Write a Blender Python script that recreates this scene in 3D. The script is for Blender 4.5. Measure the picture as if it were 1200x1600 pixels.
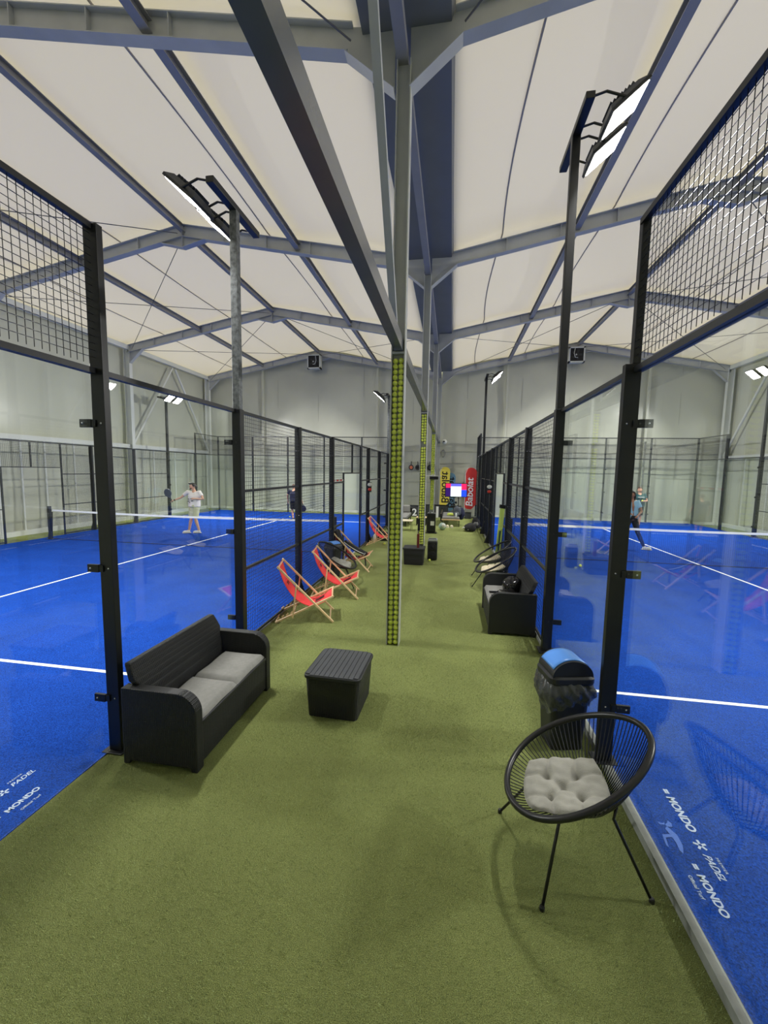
import bpy, bmesh, math, random
from mathutils import Vector, Matrix
random.seed(7)
pi = math.pi
S = bpy.context.scene
for o in list(bpy.data.objects):
    bpy.data.objects.remove(o, do_unlink=True)

# ---------------------------------------------------------------- camera
cd = bpy.data.cameras.new('camera'); cam = bpy.data.objects.new('camera', cd)
S.collection.objects.link(cam); S.camera = cam
CR = Vector((0.98657924, 0.16233874, 0.01753664)); CU = Vector((-0.03336323, 0.09528487, 0.99489079)); CF = Vector((-0.15983834, 0.98212368, -0.09942222))
m = Matrix.Identity(4)
for i in range(3):
    m[i][0] = CR[i]; m[i][1] = CU[i]; m[i][2] = -CF[i]
m[0][3], m[1][3], m[2][3] = 0.0, 0.0, 2.285
cam.matrix_world = m
cd.sensor_fit = 'HORIZONTAL'; cd.sensor_width = 36.0; cd.lens = 640.55 * 36 / 1200
cd.clip_start = 0.05; cd.clip_end = 200

# ---------------------------------------------------------------- world, view
W = bpy.data.worlds.new('evening_sky'); S.world = W; W.use_nodes = True
wb = W.node_tree.nodes['Background']; wb.inputs[0].default_value = (1.0, 0.95, 0.70, 1); wb.inputs[1].default_value = 2.3
S.view_settings.view_transform = 'Standard'; S.view_settings.look = 'None'
S.view_settings.exposure = 0.0; S.view_settings.gamma = 1.0; S.view_settings.use_curve_mapping = False
LAMP_W = 230.0                                   # watts of each floodlight head
LAMP = 30.0                                      # glow of the lens itself
S.cycles.use_denoising = True
S.cycles.max_bounces = 7; S.cycles.diffuse_bounces = 4; S.cycles.glossy_bounces = 3
S.cycles.transmission_bounces = 3; S.cycles.transparent_max_bounces = 24
S.cycles.sample_clamp_indirect = 6.0; S.cycles.sample_clamp_direct = 0.0
S.cycles.caustics_reflective = False; S.cycles.caustics_refractive = False
S.cycles.use_adaptive_sampling = True; S.cycles.adaptive_threshold = 0.02

# ---------------------------------------------------------------- materials
def lin(c):
    return tuple((v / 12.92 if v <= 0.04045 else ((v + 0.055) / 1.055) ** 2.4) for v in [x / 255 for x in c]) + (1,)
def mat(name, rgb, rough=0.6, metal=0.0, noise=0.0, scale=20, bump=0.0, bscale=None, spec=None, emit=None, coat=0):
    M = bpy.data.materials.new(name); M.use_nodes = True
    N = M.node_tree.nodes; L = M.node_tree.links; b = N['Principled BSDF']
    c = lin(rgb); b.inputs['Base Color'].default_value = c
    b.inputs['Roughness'].default_value = rough; b.inputs['Metallic'].default_value = metal
    if spec is not None: b.inputs['Specular IOR Level'].default_value = spec
    if coat: b.inputs['Coat Weight'].default_value = coat
    if emit: b.inputs['Emission Color'].default_value = c; b.inputs['Emission Strength'].default_value = emit
    if noise or bump:
        tc = N.new('ShaderNodeTexCoord'); nz = N.new('ShaderNodeTexNoise'); nz.inputs['Scale'].default_value = scale; nz.inputs['Detail'].default_value = 5
        L.new(tc.outputs['Object'], nz.inputs['Vector'])
        if noise:
            r = N.new('ShaderNodeMapRange'); r.inputs[1].default_value = 0.3; r.inputs[2].default_value = 0.7
            r.inputs[3].default_value = 1 - noise; r.inputs[4].default_value = 1 + noise
            L.new(nz.outputs['Fac'], r.inputs[0])
            mx = N.new('ShaderNodeVectorMath'); mx.operation = 'SCALE'; mx.inputs[0].default_value = c[:3]
            L.new(r.outputs[0], mx.inputs['Scale']); L.new(mx.outputs[0], b.inputs['Base Color'])
        if bump:
            nb = nz
            if bscale:
                nb = N.new('ShaderNodeTexNoise'); nb.inputs['Scale'].default_value = bscale; nb.inputs['Detail'].default_value = 3
                L.new(tc.outputs['Object'], nb.inputs['Vector'])
            bp = N.new('ShaderNodeBump'); bp.inputs['Strength'].default_value = bump; bp.inputs['Distance'].default_value = 0.01
            L.new(nb.outputs['Fac'], bp.inputs['Height']); L.new(bp.outputs[0], b.inputs['Normal'])
    return M

def turf_mat(name, dark, light, fine, patch, pstr, bstr):
    M = bpy.data.materials.new(name); M.use_nodes = True; N = M.node_tree.nodes; L = M.node_tree.links; b = N['Principled BSDF']
    b.inputs['Roughness'].default_value = 0.75; b.inputs['Specular IOR Level'].default_value = 0.25
    tc = N.new('ShaderNodeTexCoord')
    n1 = N.new('ShaderNodeTexNoise'); n1.inputs['Scale'].default_value = fine; n1.inputs['Detail'].default_value = 4; n1.inputs['Roughness'].default_value = 0.7
    n2 = N.new('ShaderNodeTexNoise'); n2.inputs['Scale'].default_value = patch; n2.inputs['Detail'].default_value = 4
    L.new(tc.outputs['Object'], n1.inputs['Vector']); L.new(tc.outputs['Object'], n2.inputs['Vector'])
    r = N.new('ShaderNodeMapRange'); r.inputs[1].default_value = 0.32; r.inputs[2].default_value = 0.68; L.new(n1.outputs['Fac'], r.inputs[0])
    mx = N.new('ShaderNodeMix'); mx.data_type = 'RGBA'; mx.inputs[6].default_value = lin(dark); mx.inputs[7].default_value = lin(light)
    L.new(r.outputs[0], mx.inputs[0])
    r2 = N.new('ShaderNodeMapRange'); r2.inputs[1].default_value = 0.3; r2.inputs[2].default_value = 0.7; r2.inputs[3].default_value = 1 - pstr; r2.inputs[4].default_value = 1 + pstr
    L.new(n2.outputs['Fac'], r2.inputs[0])
    sc = N.new('ShaderNodeVectorMath'); sc.operation = 'SCALE'; L.new(mx.outputs[2], sc.inputs[0]); L.new(r2.outputs[0], sc.inputs['Scale'])
    L.new(sc.outputs[0], b.inputs['Base Color'])
    bp = N.new('ShaderNodeBump'); bp.inputs['Strength'].default_value = bstr; bp.inputs['Distance'].default_value = 0.02
    L.new(n1.outputs['Fac'], bp.inputs['Height']); L.new(bp.outputs[0], b.inputs['Normal'])
    return M

def weave_mat(name, rgb, cell=0.011):
    M = bpy.data.materials.new(name); M.use_nodes = True; N = M.node_tree.nodes; L = M.node_tree.links; b = N['Principled BSDF']
    b.inputs['Base Color'].default_value = lin(rgb); b.inputs['Roughness'].default_value = 0.5
    tc = N.new('ShaderNodeTexCoord'); v = N.new('ShaderNodeTexVoronoi'); v.feature = 'F1'; v.distance = 'CHEBYCHEV'; v.inputs['Scale'].default_value = 1.0; v.inputs['Randomness'].default_value = 0.0
    mp = N.new('ShaderNodeMapping'); mp.inputs['Scale'].default_value = (1 / cell, 1 / cell, 1.6 / cell); mp.inputs['Rotation'].default_value = (0.0, 0.0, 0.0)
    L.new(tc.outputs['Object'], mp.inputs['Vector']); L.new(mp.outputs[0], v.inputs['Vector'])
    bp = N.new('ShaderNodeBump'); bp.invert = True; bp.inputs['Strength'].default_value = 1.0; bp.inputs['Distance'].default_value = 0.012
    L.new(v.outputs['Distance'], bp.inputs['Height']); L.new(bp.outputs[0], b.inputs['Normal'])
    return M

def glass_mat():
    M = bpy.data.materials.new('tempered_glass'); M.use_nodes = True; N = M.node_tree.nodes; L = M.node_tree.links
    N.remove(N['Principled BSDF']); out = N['Material Output']
    t = N.new('ShaderNodeBsdfTransparent'); t.inputs[0].default_value = (0.975, 0.99, 0.98, 1)
    g = N.new('ShaderNodeBsdfGlossy'); g.inputs['Roughness'].default_value = 0.0; g.inputs[0].default_value = (0.95, 1, 0.97, 1)
    f = N.new('ShaderNodeFresnel'); f.inputs[0].default_value = 1.5
    ge = N.new('ShaderNodeNewGeometry'); mr = N.new('ShaderNodeMapRange'); mr.inputs[3].default_value = 1.5; mr.inputs[4].default_value = 1 / 1.5
    L.new(ge.outputs['Backfacing'], mr.inputs[0]); L.new(mr.outputs[0], f.inputs[0])     # the same 4 % on either face of the pane
    mx = N.new('ShaderNodeMixShader'); L.new(f.outputs[0], mx.inputs[0]); L.new(t.outputs[0], mx.inputs[1]); L.new(g.outputs[0], mx.inputs[2])
    L.new(mx.outputs[0], out.inputs[0]); return M

def membrane_mat():
    M = bpy.data.materials.new('roof_membrane'); M.use_nodes = True; N = M.node_tree.nodes; L = M.node_tree.links
    b = N['Principled BSDF']; out = N['Material Output']
    b.inputs['Base Color'].default_value = lin((226, 222, 214)); b.inputs['Roughness'].default_value = 0.42
    t = N.new('ShaderNodeBsdfTranslucent'); t.inputs[0].default_value = (0.92, 0.86, 0.80, 1)
    mx = N.new('ShaderNodeMixShader'); mx.inputs[0].default_value = 0.2
    L.new(b.outputs[0], mx.inputs[1]); L.new(t.outputs[0], mx.inputs[2]); L.new(mx.outputs[0], out.inputs[0]); return M

M_GRASS = turf_mat('green_turf', (50, 64, 25), (193, 203, 122), 260, 1.6, 0.10, 0.9)
M_BLADE = mat('turf_blade', (154, 168, 106), 0.6, noise=0.45, scale=60)
M_BLUE = turf_mat('blue_turf', (2, 22, 84), (26, 82, 190), 110, 2.2, 0.10, 0.5); M_BLUE.node_tree.nodes['Principled BSDF'].inputs['Specular IOR Level'].default_value = 0.04
M_LINE = mat('white_line_paint', (232, 236, 240), 0.7)
M_LETTER = mat('turf_lettering', (172, 186, 210), 0.8)
M_KERB = mat('concrete_kerb', (138, 142, 138), 0.85, noise=0.15, scale=12, bump=0.2)
M_BLACK = mat('black_powder_coat', (20, 22, 25), 0.38, noise=0.1, scale=8)
M_NAVY = mat('dark_fence_steel', (30, 34, 40), 0.4)
M_WIRE = mat('fence_wire', (26, 28, 32), 0.35)
M_GALV = mat('worn_galvanised_pole', (108, 112, 114), 0.42, 0.55, noise=0.5, scale=22)
M_STEEL = mat('grey_painted_steel', (180, 183, 184), 0.45, noise=0.06, scale=3)
M_STEELD = mat('slate_painted_steel', (150, 150, 152), 0.45, noise=0.05, scale=3)
M_STEELP = mat('light_galvanised_steel', (100, 104, 108), 0.25, 0.25, noise=0.05, scale=5)
M_PALE = mat('pale_painted_steel', (205, 208, 202), 0.45)
M_GUTTER = mat('dark_gutter_sheet', (112, 116, 122), 0.6, noise=0.05, scale=2)
M_WALL = mat('grey_pvc_wall', (186, 188, 172), 0.32, noise=0.05, scale=0.8)
M_SEAM = mat('wall_seam', (168, 170, 157), 0.5)
M_MEMB = membrane_mat()
M_MSEAM = mat('membrane_seam', (168, 162, 158), 0.6)
M_CABLE = mat('steel_cable', (110, 110, 112), 0.4, 0.3)
M_GLASS = glass_mat()
M_EDGE = mat('glass_edge', (96, 128, 118), 0.2)
M_RATTAN = weave_mat('woven_black_resin', (26, 28, 30), .017)
M_RESIN = mat('black_resin', (32, 34, 37), 0.5)
M_LID = mat('dark_grey_slatted_lid', (66, 69, 73), 0.55, noise=0.12, scale=10)
M_CUSH = mat('grey_fabric', (134, 134, 130), 0.9, noise=0.08, scale=30, bump=0.4, bscale=300)
M_CUSH2 = mat('light_grey_velvet', (150, 149, 140), 0.9, noise=0.12, scale=14, bump=0.3, bscale=200)
M_CREAM = mat('cream_fabric', (216, 206, 176), 0.9)
M_CORD = mat('black_pvc_cord', (24, 25, 27), 0.35)
M_WOOD = mat('light_beech_wood', (232, 202, 156), 0.5, noise=0.12, scale=18)
M_RED = mat('coral_red_canvas', (236, 70, 72), 0.8, noise=0.05, scale=30)
M_INK = mat('black_print', (18, 18, 20), 0.7)
M_BALL = mat('tennis_ball_felt', (230, 244, 104), 0.9, noise=0.10, scale=60, bump=0.5, bscale=400)
M_BALLW = mat('tennis_ball_pale', (226, 234, 150), 0.9)
M_BALLS = mat('ball_seam', (222, 226, 190), 0.7)
M_BLUEP = mat('blue_plastic', (92, 154, 240), 0.3)
M_BAG = mat('black_bin_liner', (84, 86, 88), 0.14, bump=1.0, bscale=11, noise=0.3, scale=10); M_BAG.node_tree.nodes['Principled BSDF'].inputs['Alpha'].default_value = .82
M_SKIN = mat('skin', (206, 158, 130), 0.6)
M_SKIN2 = mat('tan_skin', (150, 104, 78), 0.6)
M_HAIRD = mat('dark_hair', (34, 26, 22), 0.6)
M_HAIRB = mat('short_brown_hair', (74, 54, 42), 0.6)
M_WHITE = mat('white_cloth', (226, 220, 216), 0.85)
M_TAN = mat('pale_khaki_cloth', (190, 190, 156), 0.85)
M_NAVYC = mat('navy_cloth', (30, 34, 62), 0.85)
M_BLKC = mat('black_cloth', (26, 27, 30), 0.85)
M_TEAL = mat('dark_teal_cloth', (30, 74, 78), 0.85)
M_LBLUE = mat('light_blue_cloth', (136, 178, 200), 0.85)
M_SHOE = mat('white_shoe', (216, 218, 208), 0.6)
M_FLAGR = mat('red_flag_cloth', (186, 44, 40), 0.8)
M_FLAGY = mat('yellow_flag_cloth', (232, 214, 84), 0.8)
M_FLAGB = mat('blue_flag_cloth', (110, 152, 180), 0.8)
M_WLET = mat('white_lettering', (226, 226, 226), 0.7)
M_GREENY = mat('lime_tube_plastic', (190, 216, 110), 0.5)
M_ORANGE = mat('orange_plastic', (222, 120, 80), 0.5)
M_LENS = mat('floodlight_lens', (255, 252, 244), 0.5, emit=LAMP)
M_NETW = mat('net_cord', (24, 26, 34), 0.7)
M_TAPE = mat('white_net_tape', (232, 234, 238), 0.7)
M_CHROME = mat('chrome_bolt', (190, 192, 194), 0.25, 0.9)
M_SCR_R = mat('screen_red', (236, 30, 86), 0.4, emit=0.9)
M_SCR_B = mat('screen_blue', (30, 70, 232), 0.4, emit=0.9)
M_SCR_D = mat('screen_indigo', (44, 14, 96), 0.4, emit=0.7)
M_SCR_W = mat('screen_white', (226, 244, 250), 0.4, emit=0.95)
M_SCR_V = mat('screen_violet', (92, 92, 220), 0.4, emit=0.9)

# ---------------------------------------------------------------- mesh helpers
class MB:
    def __init__(s): s.v = []; s.f = []
    def add(s, vs, fs):
        k = len(s.v); s.v += [tuple(p) for p in vs]; s.f += [tuple(i + k for i in f) for f in fs]; return s
    def box(s, x0, x1, y0, y1, z0, z1):
        vs = [(x, y, z) for z in (z0, z1) for y in (y0, y1) for x in (x0, x1)]
        return s.add(vs, [(0, 2, 3, 1), (4, 5, 7, 6), (0, 1, 5, 4), (2, 6, 7, 3), (0, 4, 6, 2), (1, 3, 7, 5)])
    def bar(s, p, q, w, h, up=(0, 0, 1)):
        p = Vector(p); q = Vector(q); d = (q - p).normalized(); u = Vector(up)
        if abs(d.dot(u)) > 0.99: u = Vector((1, 0, 0))
        a = d.cross(u).normalized(); b = a.cross(d).normalized()
        vs = [c + a * (i * w / 2) + b * (j * h / 2) for c in (p, q) for i, j in ((-1, -1), (1, -1), (1, 1), (-1, 1))]
        return s.add(vs, [(3, 2, 1, 0), (4, 5, 6, 7), (0, 1, 5, 4), (1, 2, 6, 5), (2, 3, 7, 6), (3, 0, 4, 7)])
    def tube(s, pts, r, n=8, closed=False, cap=True):
        pts = [Vector(p) for p in pts]; N = len(pts); rs = r if isinstance(r, (list, tuple)) else [r] * N
        rings = []; ref = Vector((0, 0, 1))
        for i, p in enumerate(pts):
            a = pts[(i - 1) % N] if (closed or i > 0) else p; b = pts[(i + 1) % N] if (closed or i < N - 1) else p
            d = (b - a).normalized()
            if abs(d.dot(ref)) > 0.95: ref = Vector((0, 1, 0)) if abs(d.y) < 0.9 else Vector((1, 0, 0))
            x = (ref - d * ref.dot(d)).normalized(); y = d.cross(x); ref = x
            rings.append([p + x * (math.cos(2 * pi * k / n) * rs[i]) + y * (math.sin(2 * pi * k / n) * rs[i]) for k in range(n)])
        vs = [q for rg in rings for q in rg]; fs = []
        for i in range(N if closed else N - 1):
            j = (i + 1) % N
            for k in range(n):
                l = (k + 1) % n; fs.append((i * n + k, i * n + l, j * n + l, j * n + k))
        if cap and not closed:
            fs.append(tuple(reversed(range(n)))); fs.append(tuple((N - 1) * n + k for k in range(n)))
        return s.add(vs, fs)
    def prism(s, poly, axis, a, b):
        # poly: 2-D outline; axis: extrusion axis; a, b its range
        def P(u, v, t): return {'x': (t, u, v), 'y': (u, t, v), 'z': (u, v, t)}[axis]
        n = len(poly); vs = [P(u, v, a) for u, v in poly] + [P(u, v, b) for u, v in poly]
        fs = [tuple(range(n)), tuple(reversed(range(n, 2 * n)))] + [(i, i + n, (i + 1) % n + n, (i + 1) % n) for i in range(n)]
        return s.add(vs, fs)
    def lathe(s, prof, cx=0, cy=0, n=20):
        vs = [(cx + r * math.cos(2 * pi * k / n), cy + r * math.sin(2 * pi * k / n), z) for r, z in prof for k in range(n)]
        fs = [(i * n + k, i * n + (k + 1) % n, (i + 1) * n + (k + 1) % n, (i + 1) * n + k) for i in range(len(prof) - 1) for k in range(n)]
        fs.append(tuple(reversed(range(n)))); fs.append(tuple((len(prof) - 1) * n + k for k in range(n)))
        return s.add(vs, fs)
    def sphere(s, c, r, n=12, mrow=8, sc=(1, 1, 1)):
        vs = [(c[0], c[1], c[2] - r * sc[2])]; fs = []
        for i in range(1, mrow):
            t = -pi / 2 + pi * i / mrow
            vs += [(c[0] + r * sc[0] * math.cos(t) * math.cos(2 * pi * k / n), c[1] + r * sc[1] * math.cos(t) * math.sin(2 * pi * k / n), c[2] + r * sc[2] * math.sin(t)) for k in range(n)]
        vs.append((c[0], c[1], c[2] + r * sc[2])); T = len(vs) - 1
        for k in range(n):
            l = (k + 1) % n; fs.append((0, 1 + l, 1 + k)); fs.append((T, T - n + k, T - n + l))
            for i in range(mrow - 2): fs.append((1 + i * n + k, 1 + i * n + l, 1 + (i + 1) * n + l, 1 + (i + 1) * n + k))
        return s.add(vs, fs)
    def grid(s, fn, nu, nv, thick=None):
        vs = [fn(i / nu, j / nv) for j in range(nv + 1) for i in range(nu + 1)]
        fs = [(j * (nu + 1) + i, j * (nu + 1) + i + 1, (j + 1) * (nu + 1) + i + 1, (j + 1) * (nu + 1) + i) for j in range(nv) for i in range(nu)]
        return s.add(vs, fs)
    def build(s, name, material, parent=None, smooth=False, bevel=0, world=False, subsurf=0, solid=0):
        me = bpy.data.meshes.new(name); vs = s.v
        if world and parent is not None:
            loc = parent.location; c, sn = math.cos(-parent.rotation_euler.z), math.sin(-parent.rotation_euler.z)
            if parent.parent is not None: loc = parent.parent.location + loc
            vs = [((x - loc.x) * c - (y - loc.y) * sn, (x - loc.x) * sn + (y - loc.y) * c, z - loc.z) for x, y, z in vs]
        me.from_pydata(vs, [], s.f); me.update()
        bm = bmesh.new(); bm.from_mesh(me); bmesh.ops.recalc_face_normals(bm, faces=bm.faces); bm.to_mesh(me); bm.free()
        me.materials.append(material)
        if smooth:
            me.polygons.foreach_set('use_smooth', [True] * len(me.polygons))
        o = bpy.data.objects.new(name, me); S.collection.objects.link(o)
        if parent is not None: o.parent = parent
        if solid:
            md = o.modifiers.new('solid', 'SOLIDIFY'); md.thickness = solid; md.offset = 0
        if bevel:
            md = o.modifiers.new('bevel', 'BEVEL'); md.width = bevel; md.segments = 2; md.limit_method = 'ANGLE'
        if subsurf:
            md = o.modifiers.new('sub', 'SUBSURF'); md.levels = subsurf; md.render_levels = subsurf
        return o

def tag(o, label, cat, group=None, kind=None):
    if label: o['label'] = label
    if cat: o['category'] = cat
    if group: o['group'] = group
    if kind: o['kind'] = kind
    return o
def thing(name, label, cat, loc=(0, 0, 0), rz=0, group=None):
    o = bpy.data.objects.new(name, None); S.collection.objects.link(o); o.empty_display_size = 0.1
    o.location = loc; o.rotation_euler = (0, 0, rz); return tag(o, label, cat, group)
def copy_tree(o, parent=None):
    c = o.copy(); S.collection.objects.link(c)
    if parent is not None: c.parent = parent
    for ch in [x for x in S.collection.objects if x.parent == o]: copy_tree(ch, c)
    return c
def struct(o):
    o['kind'] = 'structure'; return o
def text_obj(name, body, material, parent, loc, rot, size, bold=0.0, shear=0.0, depth=0.002, align='LEFT', space=1.0, mirror=False):
    cu = bpy.data.curves.new('t', 'FONT'); cu.body = body; cu.size = size; cu.offset = bold * size; cu.shear = shear; cu.extrude = depth
    cu.align_x = align; cu.space_character = space
    t = bpy.data.objects.new('t', cu); S.collection.objects.link(t); bpy.context.view_layer.update()
    me = bpy.data.meshes.new_from_object(t.evaluated_get(bpy.context.evaluated_depsgraph_get())); me.name = name
    bpy.data.objects.remove(t); me.materials.clear(); me.materials.append(material)
    if mirror:
        for v in me.vertices: v.co.x = -v.co.x
    o = bpy.data.objects.new(name, me); S.collection.objects.link(o); o.parent = parent; o.location = loc; o.rotation_euler = rot
    return o

# ---------------------------------------------------------------- setting
VX, RL, RR, EL, ER = -0.72, -7.15, 5.78, -13.65, 12.45       # valley, ridges, eaves
FY = [-0.1, 5.22, 10.4, 15.85, 21.6]                          # portal frames
LX, RX, LY, RY, RZ = -2.6, 1.25, 0.74, 1.27, 0.054            # court planes and starts
def zroof(x):                                                 # underside of the rafters
    zv, zr = 7.04, 8.29
    if x < RL: return zv + (zr - zv) * (x - EL) / (RL - EL)
    if x < VX: return zv + (zr - zv) * (VX - x) / (VX - RL)
    if x < RR: return zv + (zr - zv) * (x - VX) / (RR - VX)
    return zv + (zr - zv) * (ER - x) / (ER - RR)

struct(MB().box(-14.2, 13.0, -2.0, 22.3, -0.15, 0).build('floor', M_GRASS))
def fabric_wall(name, axis, at, a, b, h, sgn, seams):
    # fabric bulging a little between its seams
    def fn(u, v):
        t = a + (b - a) * u; k = max([s for s in seams if s <= t + 1e-6] + [a]); k2 = min([s for s in seams if s > t + 1e-6] + [b])
        q = (t - k) / max(k2 - k, 1e-3); bul = 0.07 * math.sin(pi * q) ** 0.8 * math.sin(pi * min(1, v * 1.02)) + 0.015 * math.sin(v * 19 + t)
        z = v * h(t)
        return (t, at + sgn * bul, z) if axis == 'x' else (at + sgn * bul, t, z)
    return struct(MB().grid(fn, 150, 14).build(name, M_WALL, smooth=True))
seamx = [-13.6, -12.2, -9.6, -7.29, -4.76, -2.1, 0.67, 3.36, 5.64, 8.2, 10.6]
wf = fabric_wall('wall_far', 'x', 21.9, -14.0, 12.9, lambda t: zroof(t) + 0.55, -1, seamx)
wl = fabric_wall('wall_left', 'y', -13.95, -2.0, 21.9, lambda t: 7.75, 1, [-0.1, 2.5, 5.22, 7.8, 10.4, 13.1, 15.85, 18.7])
wr = fabric_wall('wall_right', 'y', 12.75, -2.0, 21.9, lambda t: 7.75, -1, [-0.1, 2.5, 5.22, 7.8, 10.4, 13.1, 15.85, 18.7])
struct(MB().box(-14, 12.9, -1.9, -1.8, 0, 8.4).build('wall_back', M_WALL))
MB2 = MB()
for x in seamx[1:]: MB2.box(x - 0.009, x + 0.009, 21.89, 21.9, 0, zroof(x) + 0.1)
for z, x0, x1 in ((1.0, -2.4, 0.9), (1.75, -2.4, 0.9), (2.75, -2.4, 0.9), (3.35, -13.6, 12.3), (2.2, -13.6, -2.4), (2.4, 1, 12.3)):
    n = 40
    MB2.tube([(x0 + (x1 - x0) * i / n, 21.8, z + 0.03 * math.sin((x0 + (x1 - x0) * i / n) * 2.4)) for i in range(n + 1)], 0.013, 5)
MB2.build('fabric_seam', M_SEAM, wf)
# white base rails and girts of the side walls
for nm, w, x, s in (('left', wl, -13.72, 1), ('right', wr, 12.52, -1)):
    struct(MB().box(x, x + s * 0.1, -1.8, 21.7, 0, 0.16).build('baseboard_' + nm, M_PALE))
    MB().box(x, x + s * 0.08, -1.8, 21.7, 3.08, 3.24).build('girt', M_PALE, w)
    b = MB()
    for y in (6.5, 7.8, 9.1, 11.2, 12.0, 13.1, 14.5, 17.2, 18.7, 20.1): b.box(x, x + s * 0.04, y, y + 0.05, 0, 3.1)
    b.build('fabric_batten', M_PALE, w)
struct(MB().box(-13.6, 12.4, 21.66, 21.76, 0, 0.12).build('baseboard_far', M_PALE))

# roof membrane, one sheet per bay and slope
mem = MB(); ys = [-1.8] + FY[1:]
ys = [-5.3, FY[0]] + FY[1:4] + [22.0]
seamcurves = []
for i in range(len(ys) - 1):
    y0, y1 = max(ys[i], -1.8), ys[i + 1]
    for xa, xb in ((EL - .5, RL), (RL, VX - 0.45), (VX + 0.5, RR), (RR, ER + .5)):
        def zz(x, y, xa=xa, xb=xb, y0=y0, y1=y1):
            u = (x - xa) / (xb - xa); v = (y - y0) / (y1 - y0); w = (u * 2) % 1.0
            return zroof(x) + 0.33 + 0.10 * math.sin(pi * w) * (1 - math.sin(pi * v)) + 0.04 - 0.02 * math.sin(pi * v)
        mem.grid(lambda u, v: (xa + (xb - xa) * u, y0 + (y1 - y0) * v, zz(xa + (xb - xa) * min(u, 0.9999), y0 + (y1 - y0) * v)), 24, 16)
        for q in {EL - .5: (.3, .72), RL: (.39,), RR: (.3, .72)}.get(xa, (.20, .60)):
            x = xa + (xb - xa) * q
            seamcurves.append([(x + 0.12 * math.sin(pi * k / 12) * (-1 if x > VX else 1), y0 + (y1 - y0) * k / 12, zz(x, y0 + (y1 - y0) * k / 12) - 0.02) for k in range(13)])
ceil = struct(mem.build('ceiling', M_MEMB, smooth=True))
b = MB()
for c in seamcurves: b.tube(c, 0.018, 5)
b.build('membrane_seam', M_MSEAM, ceil)

# ---------------------------------------------------------------- steelwork
def ibeam(b, p, q, up, h, w, t=0.014):
    p, q, up = Vector(p), Vector(q), Vector(up); d = (q - p).normalized(); a = d.cross(up).normalized(); u = a.cross(d).normalized()
    b.bar(p + u * (h / 2 - t / 2), q + u * (h / 2 - t / 2), w, t, u); b.bar(p - u * (h / 2 - t / 2), q - u * (h / 2 - t / 2), w, t, u)
    b.bar(p, q, t, h - 2 * t, u)
ordn = ['overhead', 'second', 'third', 'far gable']
for fi, Y in enumerate(FY[1:]):
    w = {0: 'grey steel portal frame of rafters crossing directly overhead, nearest of the four', 1: 'grey steel portal frame over the net line, second of the four frames',
         2: 'grey steel portal frame over the far court halves, third of the four frames', 3: 'grey steel portal frame set against the far gable wall'}[fi]
    T = thing('portal_frame', w, 'steel frame', (VX, Y, 0), group='portal frames of the hall')
    for xa, xb in ((EL, RL), (RL, VX - 0.62), (VX + 0.62, RR), (RR, ER)):
        b = MB(); ibeam(b, (xa, Y, zroof(xa) + 0.15), (xb, Y, zroof(xb) + 0.15), (0, 0, 1), 0.30, 0.17)
        L_ = xb - xa
        for k in range(1, 5): x = xa + L_ * k / 5; b.box(x - 0.006, x + 0.006, Y - 0.08, Y + 0.08, zroof(x) + 0.02, zroof(x) + 0.29)
        b.build('rafter', M_STEEL, T, world=True)
    for s in (-1, 1):                                         # haunch plates at the valley, with a bright lower flange
        x1 = VX + s * 0.68; zb = zroof(x1)
        MB().prism([(VX + s * 0.09, 6.70), (x1, zb), (x1, zb + 0.30), (VX + s * 0.09, zb + 0.22)], 'y', Y - 0.012, Y + 0.012).build('haunch_plate', M_STEEL, T, world=True)
        MB().bar((VX + s * 0.09, Y, 6.70), (x1, Y, zb), 0.17, 0.014).build('haunch_flange', M_STEEL, T, world=True)
    for xr in (RL, RR):
        b = MB(); b.prism([(xr - 0.62, zroof(xr - .62)), (xr, zroof(xr) - 0.27), (xr + 0.62, zroof(xr + .62)), (xr, zroof(xr))], 'y', Y - 0.01, Y + 0.01)
        b.bar((xr - 0.62, Y, zroof(xr - .62)), (xr, Y, zroof(xr) - 0.27), 0.17, 0.014); b.bar((xr + 0.62, Y, zroof(xr + .62)), (xr, Y, zroof(xr) - 0.27), 0.17, 0.014)
        b.box(xr - 0.008, xr + 0.008, Y - 0.085, Y + 0.085, zroof(xr) - 0.27, zroof(xr) + 0.3); b.build('ridge_gusset', M_STEEL, T, world=True)
    for xe, s in ((EL, 1), (ER, -1)):
        b = MB(); ibeam(b, (xe, Y, 0), (xe, Y, 7.25), (1, 0, 0), 0.26, 0.17); b.build('wall_column', M_PALE, T, world=True)
        b = MB(); b.prism([(xe + s * .1, 6.6), (xe + s * .75, zroof(xe + s * .75)), (xe + s * .1, 7.15)], 'y', Y - 0.01, Y + 0.01)
        b.bar((xe + s * .1, Y, 6.6), (xe + s * .75, Y, zroof(xe + s * .75)), 0.15, 0.014); b.build('eave_haunch', M_STEEL, T, world=True)
    if fi == 3:
        for x in (-10.4, -4.0, 2.6, 9.1):
            MB().box(x - 0.05, x + 0.05, Y + 0.05, Y + 0.15, 0, zroof(x)).build('gable_post', M_WALL, T, world=True)
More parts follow.
